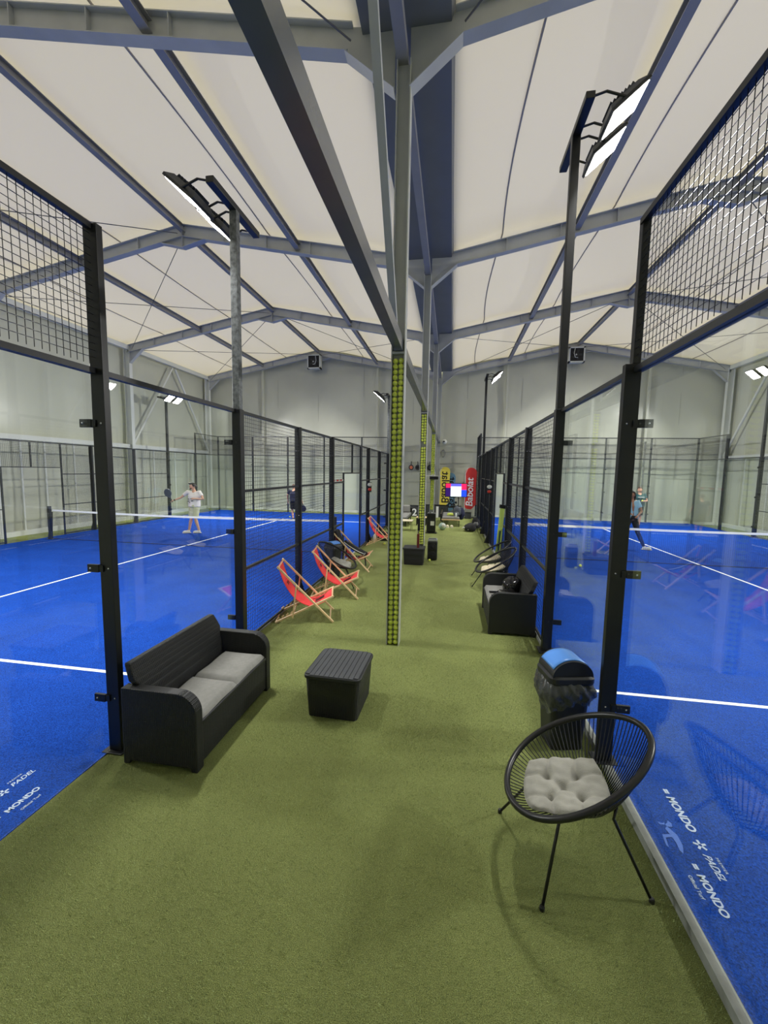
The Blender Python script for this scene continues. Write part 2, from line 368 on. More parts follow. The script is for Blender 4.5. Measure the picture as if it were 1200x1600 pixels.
# purlins (run the length of the hall)
for x, dz, lab in ((-10.25, 0.16, 'grey purlin on the outer roof slope over the white-shirted player'), (RL, 0.2, 'grey ridge purlin over the court with the white-shirted player'),
                   (-4.0, 0.16, 'grey purlin halfway between the slate gutter and the ridge above the white-shirted player'),
                   (2.6, 0.16, 'grey purlin behind the black floodlight mast, halfway up from the gutter'), (RR, 0.2, 'grey ridge purlin over the court with the woman player'), (9.1, 0.16, 'grey purlin on the outer slope beyond the ridge, over the woman player')):
    z = zroof(x) + dz
    b = MB(); ibeam(b, (x, -1.7, z), (x, 21.5, z), (0, 0, 1), 0.16, 0.13); tag(b.build('roof_purlin', M_STEELD), lab, 'purlin', 'roof purlins')
for x, lab in ((EL + .05, 'pale grey eave beam on top of the wall behind the white-shirted player'), (ER - .05, 'pale grey eave beam on top of the wall behind the woman player')):
    b = MB(); b.box(x - 0.07, x + 0.07, -1.7, 21.5, 7.16, 7.34); tag(b.build('eave_beam', M_PALE), lab, 'beam')
b = MB(); b.box(VX - 0.065, VX + 0.065, -1.7, 21.5, 7.0, 7.14); tag(b.build('valley_beam', M_STEELD), 'slate grey beam running lengthwise along the tops of the central columns under the gutter', 'beam')
b = MB(); x0, x1 = -1.2, -0.17
b.prism([(x0, 7.36), (x1, 7.36), (x1 + .06, 7.62), (x1 + .04, 7.63), (x1 - .02, 7.38), (x0 + .02, 7.38), (x0 - .04, 7.63), (x0 - .06, 7.62)], 'y', -1.8, 21.7)
tag(b.build('roof_gutter', M_GUTTER), 'wide dark slate gutter trough between the two roof slopes', 'gutter')
b = MB(); b.box(-0.745, -0.64, -1.5, 21.5, 3.75, 3.90); tag(b.build('tie_beam', M_STEELP), 'long grey box beam running from overhead along the column line above the ball racks', 'beam')
# bracing
for p, q, lab in (((VX, 4.95, 3.95), (VX, 2.65, 6.98), 'grey diagonal brace rising from the nearest ball column towards the gutter'), ((VX, 0.1, 3.95), (VX, 2.5, 6.98), 'grey diagonal brace coming down behind the nearest overhead bay')):
    tag(MB().bar(p, q, 0.075, 0.075, (1, 0, 0)).build('diagonal_brace', M_STEEL), lab, 'brace')
for x, sd, nm in ((EL + .02, 'white-shirted player', 0), (ER - .02, 'woman player', 1)):
    for ya, yb, w in ((15.95, 18.65, 'nearer'), (21.5, 18.85, 'farther')):
        tag(MB().tube([(x, ya, 3.25), (x, yb, 7.1)], 0.05, 8).build('wall_brace', M_PALE), f'pale wall brace, {w} leg of the inverted V behind the {sd}', 'brace')
cabs = []
def cable(p, q, lab):
    tag(MB().tube([p, q], 0.011, 5).build('bracing_cable', M_CABLE), lab, 'cable', 'crossed roof bracing cables')
for k, (i, w) in enumerate(((1, 'second'), (2, 'third'), (3, 'far gable'), (0, 'overhead'))):
    for xa, xb, sl in ((EL + .3, RL - .1, 'outer slope over the man in white'), (RL + .2, VX - .6, 'inner slope over the man in white'), (VX + .7, RR - .2, 'inner slope over the woman'), (RR + .2, ER - .3, 'outer slope over the woman')):
        if ('inner' in sl and k < 2) or (k == 3 and 'outer' in sl): continue
        ya, yb = FY[i] + .1, FY[i + 1] - .1
        cable((xa, ya, zroof(xa) + .08), (xb, yb, zroof(xb) + .08), f'thin roof cable, {w} bay, {sl}, low end nearer' if zroof(xa) < zroof(xb) else f'thin roof cable, {w} bay, {sl}, high end nearer')
        cable((xb, ya, zroof(xb) + .08), (xa, yb, zroof(xa) + .08), f'thin roof cable, {w} bay, {sl}, high end nearer' if zroof(xa) < zroof(xb) else f'thin roof cable, {w} bay, {sl}, low end nearer')

# central columns and their balls
collab = ['nearest grey steel column, filled with two stacks of tennis balls', 'second grey steel column, filled with tennis balls, behind the storage box', 'third steel column filled with balls, behind the tall black unit', 'far steel column without balls in front of the gable wall']
for i, Y in enumerate(FY[1:]):
    T = thing('steel_column', collab[i], 'column', (VX, Y, 0), group='central columns')
    cx_ = VX + (0.022 if i == 0 else 0.0); x0, x1 = cx_ - 0.085, cx_ + 0.085; y0, y1 = Y - 0.07, Y + 0.10
    MB().box(x0, x0 + 0.012, y0, y1, 0, 7.0).build('column_flange', M_STEEL, T, world=True)
    MB().box(x1 - 0.012, x1, y0, y1, 0, 7.0).build('column_flange', M_PALE, T, world=True)
    MB().box(x0 + 0.012, x1 - 0.012, y0 + 0.085, y0 + 0.097, 0, 7.0).build('column_web', M_STEEL if i < 3 else M_PALE, T, world=True)
    if i < 3: MB().box(x0 + .004, x1 - .004, y0 - .004, y0 + .08, 3.72, 3.745).build('stop_plate', M_STEEL, T, world=True)
def ball_mesh(r, n=14, mr=9):
    b = MB().sphere((0, 0, 0), r, n, mr); return b
bproto = ball_mesh(0.0332).build('tennis_ball', M_BALL, smooth=True)
sp = MB().tube([(0.0332 * (0.98 * math.cos(t) * math.sqrt(max(0, 1 - (0.45 * math.sin(2 * t)) ** 2))), 0.0332 * 0.98 * math.sin(t) * math.sqrt(max(0, 1 - (0.45 * math.sin(2 * t)) ** 2)), 0.0332 * 0.45 * math.sin(2 * t)) for t in [2 * pi * k / 28 for k in range(28)]], 0.0016, 4, closed=True).build('ball_seam', M_BALLS, bproto)
def ball(p, lab, grp, first=False):
    o = bproto if first else copy_tree(bproto)
    o.location = p; o.rotation_euler = (random.uniform(0, 6), random.uniform(0, 6), random.uniform(0, 6)); tag(o, lab, 'tennis ball', grp); return o
first = True
for i, (z0, z1, w) in enumerate(((0.035, 3.70, 'nearest'), (0.46, 3.70, 'second'), (0.86, 3.70, 'third'))):
    Y = FY[i + 1] - 0.07 + 0.045
    for s in (-1, 1):
        z = z0 + (0.0 if s < 0 else 0.004)
        while z < z1:
            if not (i == 1 and 2.93 < z < 3.0):
                ball((VX + (.022 if i == 0 else 0) + s * 0.036 + random.uniform(-.002, .002), Y + random.uniform(-.004, .004), z), f'yellow-green tennis ball stacked in the {w} ball-filled steel column', f'tennis balls in the {w} column', first); first = False
            z += 0.0668
for p, lab in (((-0.49, 10.38, 0.034), 'loose tennis ball on the green turf at the foot of the portable speaker'), ((-2.0, 12.5, 0.034), 'loose tennis ball on the turf under the farthest red deck chair'),
               ((-7.53, 18.41, 0.04), 'tennis ball on the blue turf beside the man in navy'), ((3.15, 10.4, RZ + 0.035), 'loose tennis ball lying on blue turf short of the net, behind the glass')):
    ball(p, lab, 'loose tennis balls')

# ---------------------------------------------------------------- courts
def mesh_panel(b, P, u0, u1, z0, z1, ux, step=0.05, r=0.0022):
    # welded wire: P(u) -> (x, y); ux: 0 when the panel runs along x, 1 along y
    n = int(round((u1 - u0) / step))
    for k in range(1, n):
        u = u0 + (u1 - u0) * k / n; x, y = P(u); b.add([(x - r, y - r, z0), (x + r, y - r, z0), (x, y + r, z0), (x - r, y - r, z1), (x + r, y - r, z1), (x, y + r, z1)], [(0, 1, 4, 3), (1, 2, 5, 4), (2, 0, 3, 5)])
    n = int(round((z1 - z0) / step)); a, c = P(u0), P(u1)
    for k in range(1, n):
        z = z0 + (z1 - z0) * k / n
        o = (0, 0.003) if ux == 0 else (0.003, 0)
        if ux == 0: vs = [(a[0], a[1] + o[1] - r, z - r), (a[0], a[1] + o[1] + r, z - r), (a[0], a[1] + o[1], z + r), (c[0], c[1] + o[1] - r, z - r), (c[0], c[1] + o[1] + r, z - r), (c[0], c[1] + o[1], z + r)]
        else: vs = [(a[0] + o[0] - r, a[1], z - r), (a[0] + o[0] + r, a[1], z - r), (a[0] + o[0], a[1], z + r), (c[0] + o[0] - r, c[1], z - r), (c[0] + o[0] + r, c[1], z - r), (c[0] + o[0], c[1], z + r)]
        b.add(vs, [(0, 1, 4, 3), (1, 2, 5, 4), (2, 0, 3, 5)])

def side_fence(X, Y0, z0, s, name_label, brackets=True):
    # s: outward direction (+1 / -1); the posts stand on the outer side of the panes
    T = thing('court_fence', name_label, 'court fence', (X, Y0, z0), group='long side fences of the two courts')
    Z = lambda z: z0 + z
    for y in (2, 6, 8, 12, 14, 18):
        h = 4.0 if y in (2, 18) else 3.0
        b = MB()
        if h > 3 and s < 0: b.box(X - 0.055, X + 0.055, Y0 + y - 0.028, Y0 + y + 0.028, z0, Z(3.02)); b.box(X - 0.01, X + 0.045, Y0 + y - 0.028, Y0 + y + 0.028, Z(3.02), Z(h))
        else: b.box(X - 0.055, X + 0.055, Y0 + y - 0.028, Y0 + y + 0.028, z0, Z(h))
        if y in (6, 8, 12, 14):
            b.prism([(X + s * .055, z0), (X + s * .17, z0), (X + s * .055, Z(.32))], 'y', Y0 + y - 0.005, Y0 + y + 0.005)
            b.prism([(X + s * .055, Z(3.0)), (X + s * .02, Z(3.0)), (X + s * .055, Z(2.3))], 'y', Y0 + y - 0.036, Y0 + y - 0.028)
        b.box(X - 0.09, X + 0.09, Y0 + y - 0.07, Y0 + y + 0.07, z0, Z(0.012))
        p = b.build('post', M_BLACK, T, world=True, bevel=0.004)
        if brackets:
            bb = MB(); cc = MB()
            for z in (0.45, 1.5, 2.6):
                if y in (2, 18):
                    bb.box(X - s * 0.055, X - s * 0.15, Y0 + y - 0.045, Y0 + y - 0.025, Z(z) - 0.03, Z(z) + 0.03)
                    bb.box(X - s * 0.02, X - s * 0.06, Y0 + y - 0.04, Y0 + y + 0.03, Z(z) - 0.025, Z(z) + 0.025)
                    cc.sphere((X - s * 0.12, Y0 + y - 0.047, Z(z)), 0.009, 8, 5)
                cc.sphere((X + s * 0.02, Y0 + y - 0.03, Z(z)), 0.008, 8, 5); cc.sphere((X - s * 0.03, Y0 + y - 0.03, Z(z)), 0.008, 8, 5)
            if y in (2, 18):
                q = bb.build('glass_clamp', M_BLACK, None); q.parent = p
                for v in q.data.vertices: v.co -= T.location
            c = cc.build('bolt', M_CHROME, None, smooth=True); c.parent = p
            for v in c.data.vertices: v.co -= T.location
    gx = X - s * 0.03
    for a, c in ((0, 2), (2, 4), (16, 18), (18, 20)):
        g = MB().box(gx - 0.006, gx + 0.006, Y0 + a + 0.012, Y0 + c - 0.012, z0 + 0.02, Z(2.96)); g.build('glass_pane', M_GLASS, T, world=True)
        b = MB().box(gx - 0.03, gx + 0.03, Y0 + a, Y0 + c, Z(2.96), Z(3.0)); b.build('top_rail', M_BLACK, T, world=True)
    P = lambda u: (X, Y0 + u)
    for a, c in ((0, 2), (18, 20)):
        b = MB(); mesh_panel(b, P, a + .03, c - .03, Z(3.02), Z(3.98), 1); b.build('mesh_panel', M_WIRE, T, world=True)
        MB().box(X - 0.02, X + 0.02, Y0 + a, Y0 + c, Z(3.96), Z(4.0)).build('top_rail', M_BLACK, T, world=True)
    for a, c in ((4, 6), (6, 8), (8, 9), (10.85, 12), (12, 14), (14, 16)):
        b = MB(); mesh_panel(b, P, a + .04, c - .04, Z(.06), Z(2.97), 1); b.build('mesh_panel', M_WIRE, T, world=True)
        MB().box(X - s * .015, X + s * .015, Y0 + a, Y0 + c, Z(2.96), Z(3.0)).build('top_rail', M_NAVY, T, world=True)
        MB().box(X - .012, X + .012, Y0 + a, Y0 + c, Z(.03), Z(.06)).build('bottom_rail', M_NAVY, T, world=True)
        for z in (1.0, 2.0): MB().box(X - s * .01, X + s * .03, Y0 + a + .03, Y0 + c - .03, Z(z) - .015, Z(z) + .015).build('middle_rail', M_NAVY, T, world=True)
    b = MB(); mesh_panel(b, P, 9, 10.85, Z(2.22), Z(2.97), 1); b.build('mesh_panel', M_WIRE, T, world=True)
    MB().box(X - .02, X + .02, Y0 + 9, Y0 + 10.85, Z(2.96), Z(3)).build('top_rail', M_NAVY, T, world=True)
    MB().box(X - .02, X + .02, Y0 + 9, Y0 + 10.85, Z(2.2), Z(2.23)).build('lintel_rail', M_NAVY, T, world=True)
    MB().box(X - .02, X + .02, Y0 + 9.85, Y0 + 9.89, Z(2.23), Z(2.97)).build('mullion', M_NAVY, T, world=True)
    for y, h in ((9, 2.23), (10.85, 3.0)): MB().box(X - .02, X + .02, Y0 + y - .02, Y0 + y + .02, z0, Z(h)).build('gate_post', M_NAVY, T, world=True)
    return T

def end_fence(x0, x1, Y, z0, lab):
    T = thing('court_end_wall', lab, 'court fence', ((x0 + x1) / 2, Y, z0), group='glass end walls of the courts')
    for k in range(6):
        x = x0 + (x1 - x0) * k / 5
        MB().box(x - .03, x + .03, Y + .02, Y + .10, z0, z0 + 4.0).build('post', M_NAVY, T, world=True)
    for k in range(5):
        a, c = x0 + (x1 - x0) * k / 5, x0 + (x1 - x0) * (k + 1) / 5
        MB().box(a + .01, c - .01, Y - .006, Y + .006, z0 + .02, z0 + 2.98).build('glass_pane', M_GLASS, T, world=True)
    b = MB(); mesh_panel(b, lambda u: (u, Y), x0, x1, z0 + 3.02, z0 + 3.98, 0); b.build('mesh_panel', M_WIRE, T, world=True)
    MB().box(x0, x1, Y - .02, Y + .02, z0 + 2.98, z0 + 3.02).build('middle_rail', M_NAVY, T, world=True)
    MB().box(x0, x1, Y - .02, Y + .02, z0 + 3.96, z0 + 4.0).build('top_rail', M_NAVY, T, world=True)
    for k in range(1, 5):
        x = x0 + (x1 - x0) * k / 5; b = MB()
        for z in (.4, 1.4, 2.5): b.box(x - .07, x + .07, Y - .012, Y + .02, z0 + z - .02, z0 + z + .02)
        b.build('glass_clamp', M_NAVY, T, world=True)
    return T

side_fence(LX, LY, 0, 1, 'black post, glass and wire fence running behind the red deck chairs')
side_fence(LX - 10, LY, 0, -1, 'black fence far behind the white-shirted player, in front of the side wall', False)
side_fence(RX, RY, RZ, -1, 'black post, glass and wire fence running behind the rattan loveseat with the helmet and phones')
side_fence(RX + 10, RY, RZ, 1, 'black fence far behind the woman player, in front of the side wall', False)
end_fence(LX - 10, LX, LY + 20, 0, 'glass and mesh end wall behind the man in navy')
end_fence(RX, RX + 10, RY + 20, RZ, 'glass and mesh end wall behind the man in the teal shirt')

def court(x0, x1, Y0, z, lab):
    c = MB().box(x0, x1, Y0, Y0 + 20, z - 0.05 if z else -0.01, z + .006).build('court_turf', M_BLUE); struct(c)
    t = z + .0065; xm = (x0 + x1) / 2
    for a in ((x0, x1, Y0 + 3.05, Y0 + 3.10), (x0, x1, Y0 + 16.90, Y0 + 16.95), (xm - .025, xm + .025, Y0 + 2.9, Y0 + 17.1)):
        o = MB().box(*a, t, t + .0015).build('court_line', M_LINE); o.parent = c
    return c
cl = court(LX - 10, LX - .04, LY, 0.0, 'left'); cr = court(RX + .045, RX + 10, RY, RZ, 'right')
struct(MB().box(LX - .04, LX + .01, LY + 4, LY + 20, 0, .02).build('trim_1', M_KERB))
struct(MB().box(RX - .005, RX + .045, RY, RY + 20, 0, RZ + .004).build('trim_2', M_KERB))
struct(MB().box(RX + .04, RX + 10.1, RY - .1, RY + 20.2, 0, RZ - .001).build('trim_3', M_KERB))

def net(xa, xb, Y, z0, lab):
    T = thing('court_net', lab, 'net', ((xa + xb) / 2, Y, z0), group='court nets')
    hz = lambda x: 0.90 - 0.05 * math.sin(pi * (x - xa) / (xb - xa))
    b = MB(); n = int((xb - xa) / .045); r = .0013
    for k in range(1, n):
        x = xa + (xb - xa) * k / n; b.add([(x - r, Y, z0 + .02), (x + r, Y, z0 + .02), (x + r, Y, z0 + hz(x) - .03), (x - r, Y, z0 + hz(x) - .03), (x, Y + 2 * r, z0 + .02), (x, Y + 2 * r, z0 + hz(x) - .03)], [(0, 1, 2, 3), (1, 4, 5, 2), (4, 0, 3, 5)])
    for k in range(19):
        q = (k + .5) / 19.5
        b.tube([(xa + (xb - xa) * j / 12, Y + .002, z0 + .02 + (hz(xa + (xb - xa) * j / 12) - .05) * q) for j in range(13)], .0013, 3, cap=False)
    b.build('netting', M_NETW, T, world=True)
    b = MB()
    N = 20
    for j in range(N):
        u, v = xa + (xb - xa) * j / N, xa + (xb - xa) * (j + 1) / N
        b.bar((u, Y, z0 + hz(u)), (v, Y, z0 + hz(v)), .008, .055, (0, 0, 1))
    b.build('net_tape', M_TAPE, T, world=True)
    MB().tube([(xa, Y, z0 + .015), (xb, Y, z0 + .015)], .008, 6).build('bottom_cord', M_NETW, T, world=True)
    for x, s in ((xa - .1, 1), (xb + .1, -1)):
        b = MB(); b.box(x - .04, x + .04, Y - .04, Y + .04, z0, z0 + 1.02); b.prism([(x - .04, z0), (x - s * .11, z0), (x - .04 if s > 0 else x + .04, z0 + .4)], 'y', Y - .01, Y + .01)
        b.box(x - .12, x + .12, Y - .08, Y + .08, z0, z0 + .015)
        p = b.build('net_post', M_NAVY, T, world=True, bevel=.004)
        MB().bar((x + s * .1, Y, z0 + .85), (x + s * .06, Y, z0 + .25), .04, .006).build('strap', M_BLKC, T, world=True)
    return T
net(LX - 9.5, LX - .6, LY + 10, 0.006, 'black net with white top tape in front of the man in the white shirt')
net(RX + .45, RX + 9.5, RY + 10, RZ + .006, 'black net with white top tape crossed by the woman player')

# lettering on the turf
def turf_words(parent, loc, rz, body, size, mt=M_LETTER, bold=.03, shear=0.0, space=1.0):
    return text_obj('turf_lettering', body, mt, parent, loc, (0, 0, rz), size, bold, shear, .0006, space=space)
rl, rr_ = pi / 2, -pi / 2
def asterisk(parent, x, y, z, r):
    b = MB()
    for k in range(5):
        a = 2 * pi * k / 5 + .3
        b.bar((x + .25 * r * math.cos(a), y + .25 * r * math.sin(a), z), (x + r * math.cos(a), y + r * math.sin(a), z), r * .38, .001)
    b.build('turf_emblem', M_LETTER, parent)
zl = .0075; zr_ = RZ + .0075
turf_words(cl, (-2.80, 2.055, zl), rl, 'MONDO', .056, bold=.035)
turf_words(cl, (-2.80, 1.985, zl), rl, '=', .06, bold=.05)
turf_words(cl, (-2.735, 2.09, zl), rl, 'Official Turf', .027, bold=.01)
turf_words(cl, (-3.00, 2.245, zl), rl, 'PADEL', .056, bold=.012, shear=.35)
turf_words(cl, (-3.06, 2.262, zl), rl, 'PREMIER', .021, bold=.01, space=1.35)
asterisk(cl, -3.01, 2.19, zl, .034)
turf_words(cr, (1.55, 2.94, zr_), rr_, 'MONDO', .072, bold=.035)
turf_words(cr, (1.55, 3.01, zr_), rr_, '=', .07, bold=.05)
turf_words(cr, (1.432, 2.355, zr_), rr_, 'MONDO', .058, bold=.035)
turf_words(cr, (1.432, 2.42, zr_), rr_, '=', .06, bold=.05)
turf_words(cr, (1.38, 2.34, zr_), rr_, 'Official Turf', .027, bold=.01)
turf_words(cr, (1.54, 2.50, zr_), rr_, 'PADEL', .056, bold=.012, shear=.35)
turf_words(cr, (1.60, 2.485, zr_), rr_, 'PREMIER', .021, bold=.01, space=1.35)
asterisk(cr, 1.562, 2.56, zr_, .036)
# faint animal-like emblem between the words
M_FAINT = mat('faint_turf_print', (66, 104, 190), 0.8)
b = MB()
def blot(pts): b.add([(1.40 + v, 2.70 - u, zr_) for u, v in pts] + [(1.40 + v, 2.70 - u, zr_ + .001) for u, v in pts], [tuple(range(len(pts))), tuple(range(len(pts), 2 * len(pts)))])
blot([(0.03, .03), (.09, .06), (.16, .055), (.22, .03), (.20, .018), (.15, .025), (.10, .02), (.05, .01)]); blot([(-.02, .055), (0, .07), (.03, .06), (.03, .03), (.015, .025), (0, .045)])
blot([(.09, .02), (.11, .02), (.12, -.02), (.19, -.035), (.18, -.045), (.10, -.03)]); blot([(0, .03), (.02, .02), (.02, -.01), (0, -.012), (.008, .01)])
b.build('turf_emblem', M_FAINT, cr)

# floodlight masts
def mast(X, Y, z0, h, s, lab, col, base3=True, heads=2):
    # s: side the lamps face (court side)
    T = thing('floodlight_mast', lab, 'floodlight', (X, Y, z0), group='floodlight masts of the courts')
    b = MB(); b.box(X - .055, X + .055, Y - .05, Y + .05, z0, z0 + 3.0); b.box(X - .1, X + .1, Y - .1, Y + .1, z0, z0 + .015)
    b.build('lower_post', M_BLACK, T, world=True, bevel=.005)
    MB().box(X - .045, X + .045, Y - .04, Y + .04, z0 + 3.0, h).build('upper_pole', col, T, world=True, bevel=.006)
    b = MB()
    for z in (.4, 1.5, 2.6): b.box(X + s * .055, X + s * .15, Y - .065, Y - .045, z0 + z - .03, z0 + z + .03); b.sphere((X, Y - .052, z0 + z), .009, 8, 5)
    b.build('glass_clamp', M_BLACK, T, world=True)
    MB().bar((X, Y - .5, h + .02), (X, Y + .55, h + .02), .09, .07).build('crossarm', M_BLACK, T, world=True, bevel=.006)
    t = 0.70                                             # tilt: the lens looks down and across the court
    for k, dy in enumerate((-.27, .29)):
        cx, cy, cz = X + s * .40, Y + dy, h + .0
        ux, uz = s * math.cos(t), math.sin(t)            # along the head, outward and up
        nx, nz = s * math.sin(t), -math.cos(t)           # lens direction
        b = MB(); U = Vector((ux, 0, uz)); Nn = Vector((nx, 0, nz)); Vv = Vector((0, 1, 0)); c = Vector((cx, cy, cz))
        def q(a, bb, d): return tuple(c + U * a + Vv * bb + Nn * d)
        vs = [q(a, e, d) for d, k2 in ((0, 1), (-.03, 1), (-.09, .72)) for a, e in ((-.22 * k2, -.2 * k2), (.22 * k2, -.2 * k2), (.22 * k2, .2 * k2), (-.22 * k2, .2 * k2))]
        b.add(vs, [(0, 1, 2, 3), (8, 9, 10, 11)] + [(i + 4 * l, (i + 1) % 4 + 4 * l, (i + 1) % 4 + 4 * l + 4, i + 4 * l + 4) for l in (0, 1) for i in range(4)])
        for f in range(7):
            a = -.13 + f * .043; b.add([q(a, -.13, -.09), q(a + .006, -.13, -.09), q(a + .006, .13, -.09), q(a, .13, -.09), q(a, -.12, -.125), q(a + .006, -.12, -.125), q(a + .006, .12, -.125), q(a, .12, -.125)], [(0, 1, 5, 4), (1, 2, 6, 5), (2, 3, 7, 6), (3, 0, 4, 7), (4, 5, 6, 7)])
        hd = b.build('lamp_head', M_NAVY, T, world=True)
        b = MB().add([q(-.2, -.18, .003), q(.2, -.18, .003), q(.2, .18, .003), q(-.2, .18, .003)], [(0, 1, 2, 3)])
        ln = b.build('lens', M_LENS, None); ln.parent = hd
        for v in ln.data.vertices: v.co -= T.location
        la = bpy.data.lights.new('flood_beam', 'AREA'); la.shape = 'RECTANGLE'; la.size = .36; la.size_y = .40; la.energy = LAMP_W; la.spread = math.radians(145); la.color = (1, .985, .95)
        lo = bpy.data.objects.new('flood_beam', la); S.collection.objects.link(lo); lo.parent = hd
        lo.location = c + Nn * .006 - T.location; lo.rotation_euler = Vector((nx, 0, nz)).to_track_quat('-Z', 'X').to_euler()
        for e in (-.19, .19):
            br = MB().tube([(X + s * .04, cy + e, h + .03), (X + s * .16, cy + e, h + .06), tuple(c + Vv * e + Nn * (-.03) - U * .05)], .013, 6).build('yoke', M_BLACK, None); br.parent = hd
            for v in br.data.vertices: v.co -= T.location
    return T
HL, HR = 5.27, 6.06
mast(LX, LY + 4, 0, HL, -1, 'worn grey floodlight mast rising beyond the far end of the rattan sofa', M_GALV)
mast(LX, LY + 16, 0, HL, -1, 'small far floodlight mast just beside the nearest ball column', M_GALV)
mast(LX - 10, LY + 16, 0, HL, 1, 'floodlight mast with glaring lamps behind the white-shirted player', M_BLACK)
mast(LX - 10, LY + 4, 0, HL, 1, 'floodlight mast on the outer side of the white-shirted man\'s court, towards the viewer', M_BLACK)
mast(RX, RY + 4, RZ, HR, 1, 'tall black floodlight mast rising behind the rattan loveseat', M_BLACK)
mast(RX, RY + 16, RZ, HR, 1, 'small far floodlight mast above the red feather flag', M_BLACK)
mast(RX + 10, RY + 16, RZ, HR, -1, 'floodlight mast with glaring lamps behind the woman player, near the outer wall', M_BLACK)
mast(RX + 10, RY + 4, RZ, HR, -1, 'floodlight mast on the outer side of the woman\'s court, towards the viewer', M_BLACK)

# ---------------------------------------------------------------- furniture
def sofa(lab, loc, rz, length, depth, mback):
    # local: +x is the front, y along the seat
    T = thing('rattan_sofa', lab, 'sofa', loc, rz, 'rattan sofas'); h = length / 2; d = depth
    b = MB()
    arc = [(d - .155 + .155 * math.sin(a), .455 + .155 * math.cos(a)) for a in [pi / 2 * k / 8 for k in range(9)]]
    prof = [(0, 0), (0, .61)] + arc + [(d, .0), (d - .05, 0), (d - .06, .03), (.06, .03), (.05, 0)]
    for s in (-1, 1):
        a = MB().prism(prof, 'y', s * h, s * (h - .085)); a.build('armrest', M_RATTAN, T, bevel=.008)
    MB().box(.10, d - .012, -h + .085, h - .085, .035, .33).build('seat_box', M_RATTAN, T, bevel=.006)
    MB().box(.10, d - .004, -h + .085, h - .085, .335, .365).build('seat_rim', M_RATTAN, T, bevel=.006)
    def bk(u, v):
        y = -h + .09 + (2 * h - .18) * u; e = min(u, 1 - u) * (2 * h - .18)
        top = .775 - .0 * e; inset = .03 * v ** 4; lo = -h + .09 - .055 * min(1, max(0, (v - .55) * 8)); y = (lo + inset) + (-2 * lo - 2 * inset) * u
        x = .16 - .125 * v + .03 * math.sin(pi * v)
        return (x, y, .34 + (top - .34) * v)
    g = MB(); nu, nv = 16, 10
    front = [bk(i / nu, j / nv) for j in range(nv + 1) for i in range(nu + 1)]
    back = [(x - .055 - .03 * (1 - (z - .34) / .44), y, z) for x, y, z in front]
    n = len(front); fs = []
    for j in range(nv):
        for i in range(nu):
            q = (j * (nu + 1) + i, j * (nu + 1) + i + 1, (j + 1) * (nu + 1) + i + 1, (j + 1) * (nu + 1) + i); fs.append(q); fs.append(tuple(n + k for k in reversed(q)))
    rim = [i for i in range(nu + 1)] + [j * (nu + 1) + nu for j in range(1, nv + 1)] + [nv * (nu + 1) + i for i in range(nu - 1, -1, -1)] + [j * (nu + 1) for j in range(nv - 1, 0, -1)]
    for k in range(len(rim)): a, c = rim[k], rim[(k + 1) % len(rim)]; fs.append((a, c, c + n, a + n))
    g.add(front + back, fs).build('backrest', M_RATTAN, T, smooth=False, bevel=.012)
    cw = (2 * h - .19) / 2
    for k in (0, 1):
        y0 = -h + .09 + k * (cw + .01)
        def top(u, v, y0=y0): 
            e = min(u, 1 - u, v, 1 - v); return (.17 + (d - .19) * u, y0 + cw * v, .37 + .048 * min(1, e * 14) ** .5 + .004 * math.sin(9 * v + 3 * u + k))
        c = MB().grid(top, 18, 18); c.grid(lambda u, v: (.17 + (d - .19) * u, y0 + cw * v, .367), 4, 4)
        c.build('seat_cushion', mback, T, smooth=True)
    return T
sofa('black woven resin sofa with two grey seat cushions, beside the storage table', (-2.43, 3.235, 0), 0.0, 1.26, .625, M_CUSH)
sofa('black woven resin loveseat holding a black helmet-like bag and two phones', (1.225, 6.42, 0), pi, 1.24, .64, M_CUSH)

def storage_table(lab, loc, rz, w, l):
    T = thing('storage_table', lab, 'table', loc, rz, 'black storage tables')
    def rr(hw, hl, r): return [(sx * (hw - r) + r * math.cos(a), sy * (hl - r) + r * math.sin(a)) for sx, sy, a0 in ((1, 1, 0), (-1, 1, pi / 2), (-1, -1, pi), (1, -1, 3 * pi / 2)) for a in [a0 + pi / 2 * k / 5 for k in range(6)]]
    def loft(b, secs):
        n = len(secs[0][0]); vs = [(x, y, z) for p, z in secs for x, y in p]
        fs = [(i * n + k, i * n + (k + 1) % n, (i + 1) * n + (k + 1) % n, (i + 1) * n + k) for i in range(len(secs) - 1) for k in range(n)] + [tuple(reversed(range(n))), tuple((len(secs) - 1) * n + k for k in range(n))]
        return b.add(vs, fs)
    loft(MB(), [(rr(w / 2 - .035, l / 2 - .035, .04), 0), (rr(w / 2 - .012, l / 2 - .012, .05), .37)]).build('storage_body', M_RATTAN, T)
    loft(MB(), [(rr(w / 2 - .006, l / 2 - .006, .055), .374), (rr(w / 2, l / 2, .055), .38), (rr(w / 2, l / 2, .055), .405), (rr(w / 2 - .006, l / 2 - .006, .052), .411)]).build('lid', M_RESIN, T)
    b = MB(); n = 11
    for k in range(n):
        x = -w / 2 + .016 + (w - .032) * k / n; x1 = -w / 2 + .016 + (w - .032) * (k + 1) / n - .005; e = .03 if k in (0, n - 1) else .008
        b.box(x, x1, -l / 2 + e, l / 2 - e, .411, .417)
    b.build('lid_slats', M_LID, T, bevel=.0015)
    return T
storage_table('black plastic storage table with slatted lid, standing alone beside the sofa', (-1.01, 3.725, 0), -.03, .54, .60)
storage_table('black storage table at the foot of the second ball column, beside the speaker', (-.86, 10.10, 0), 0.0, .54, .50)

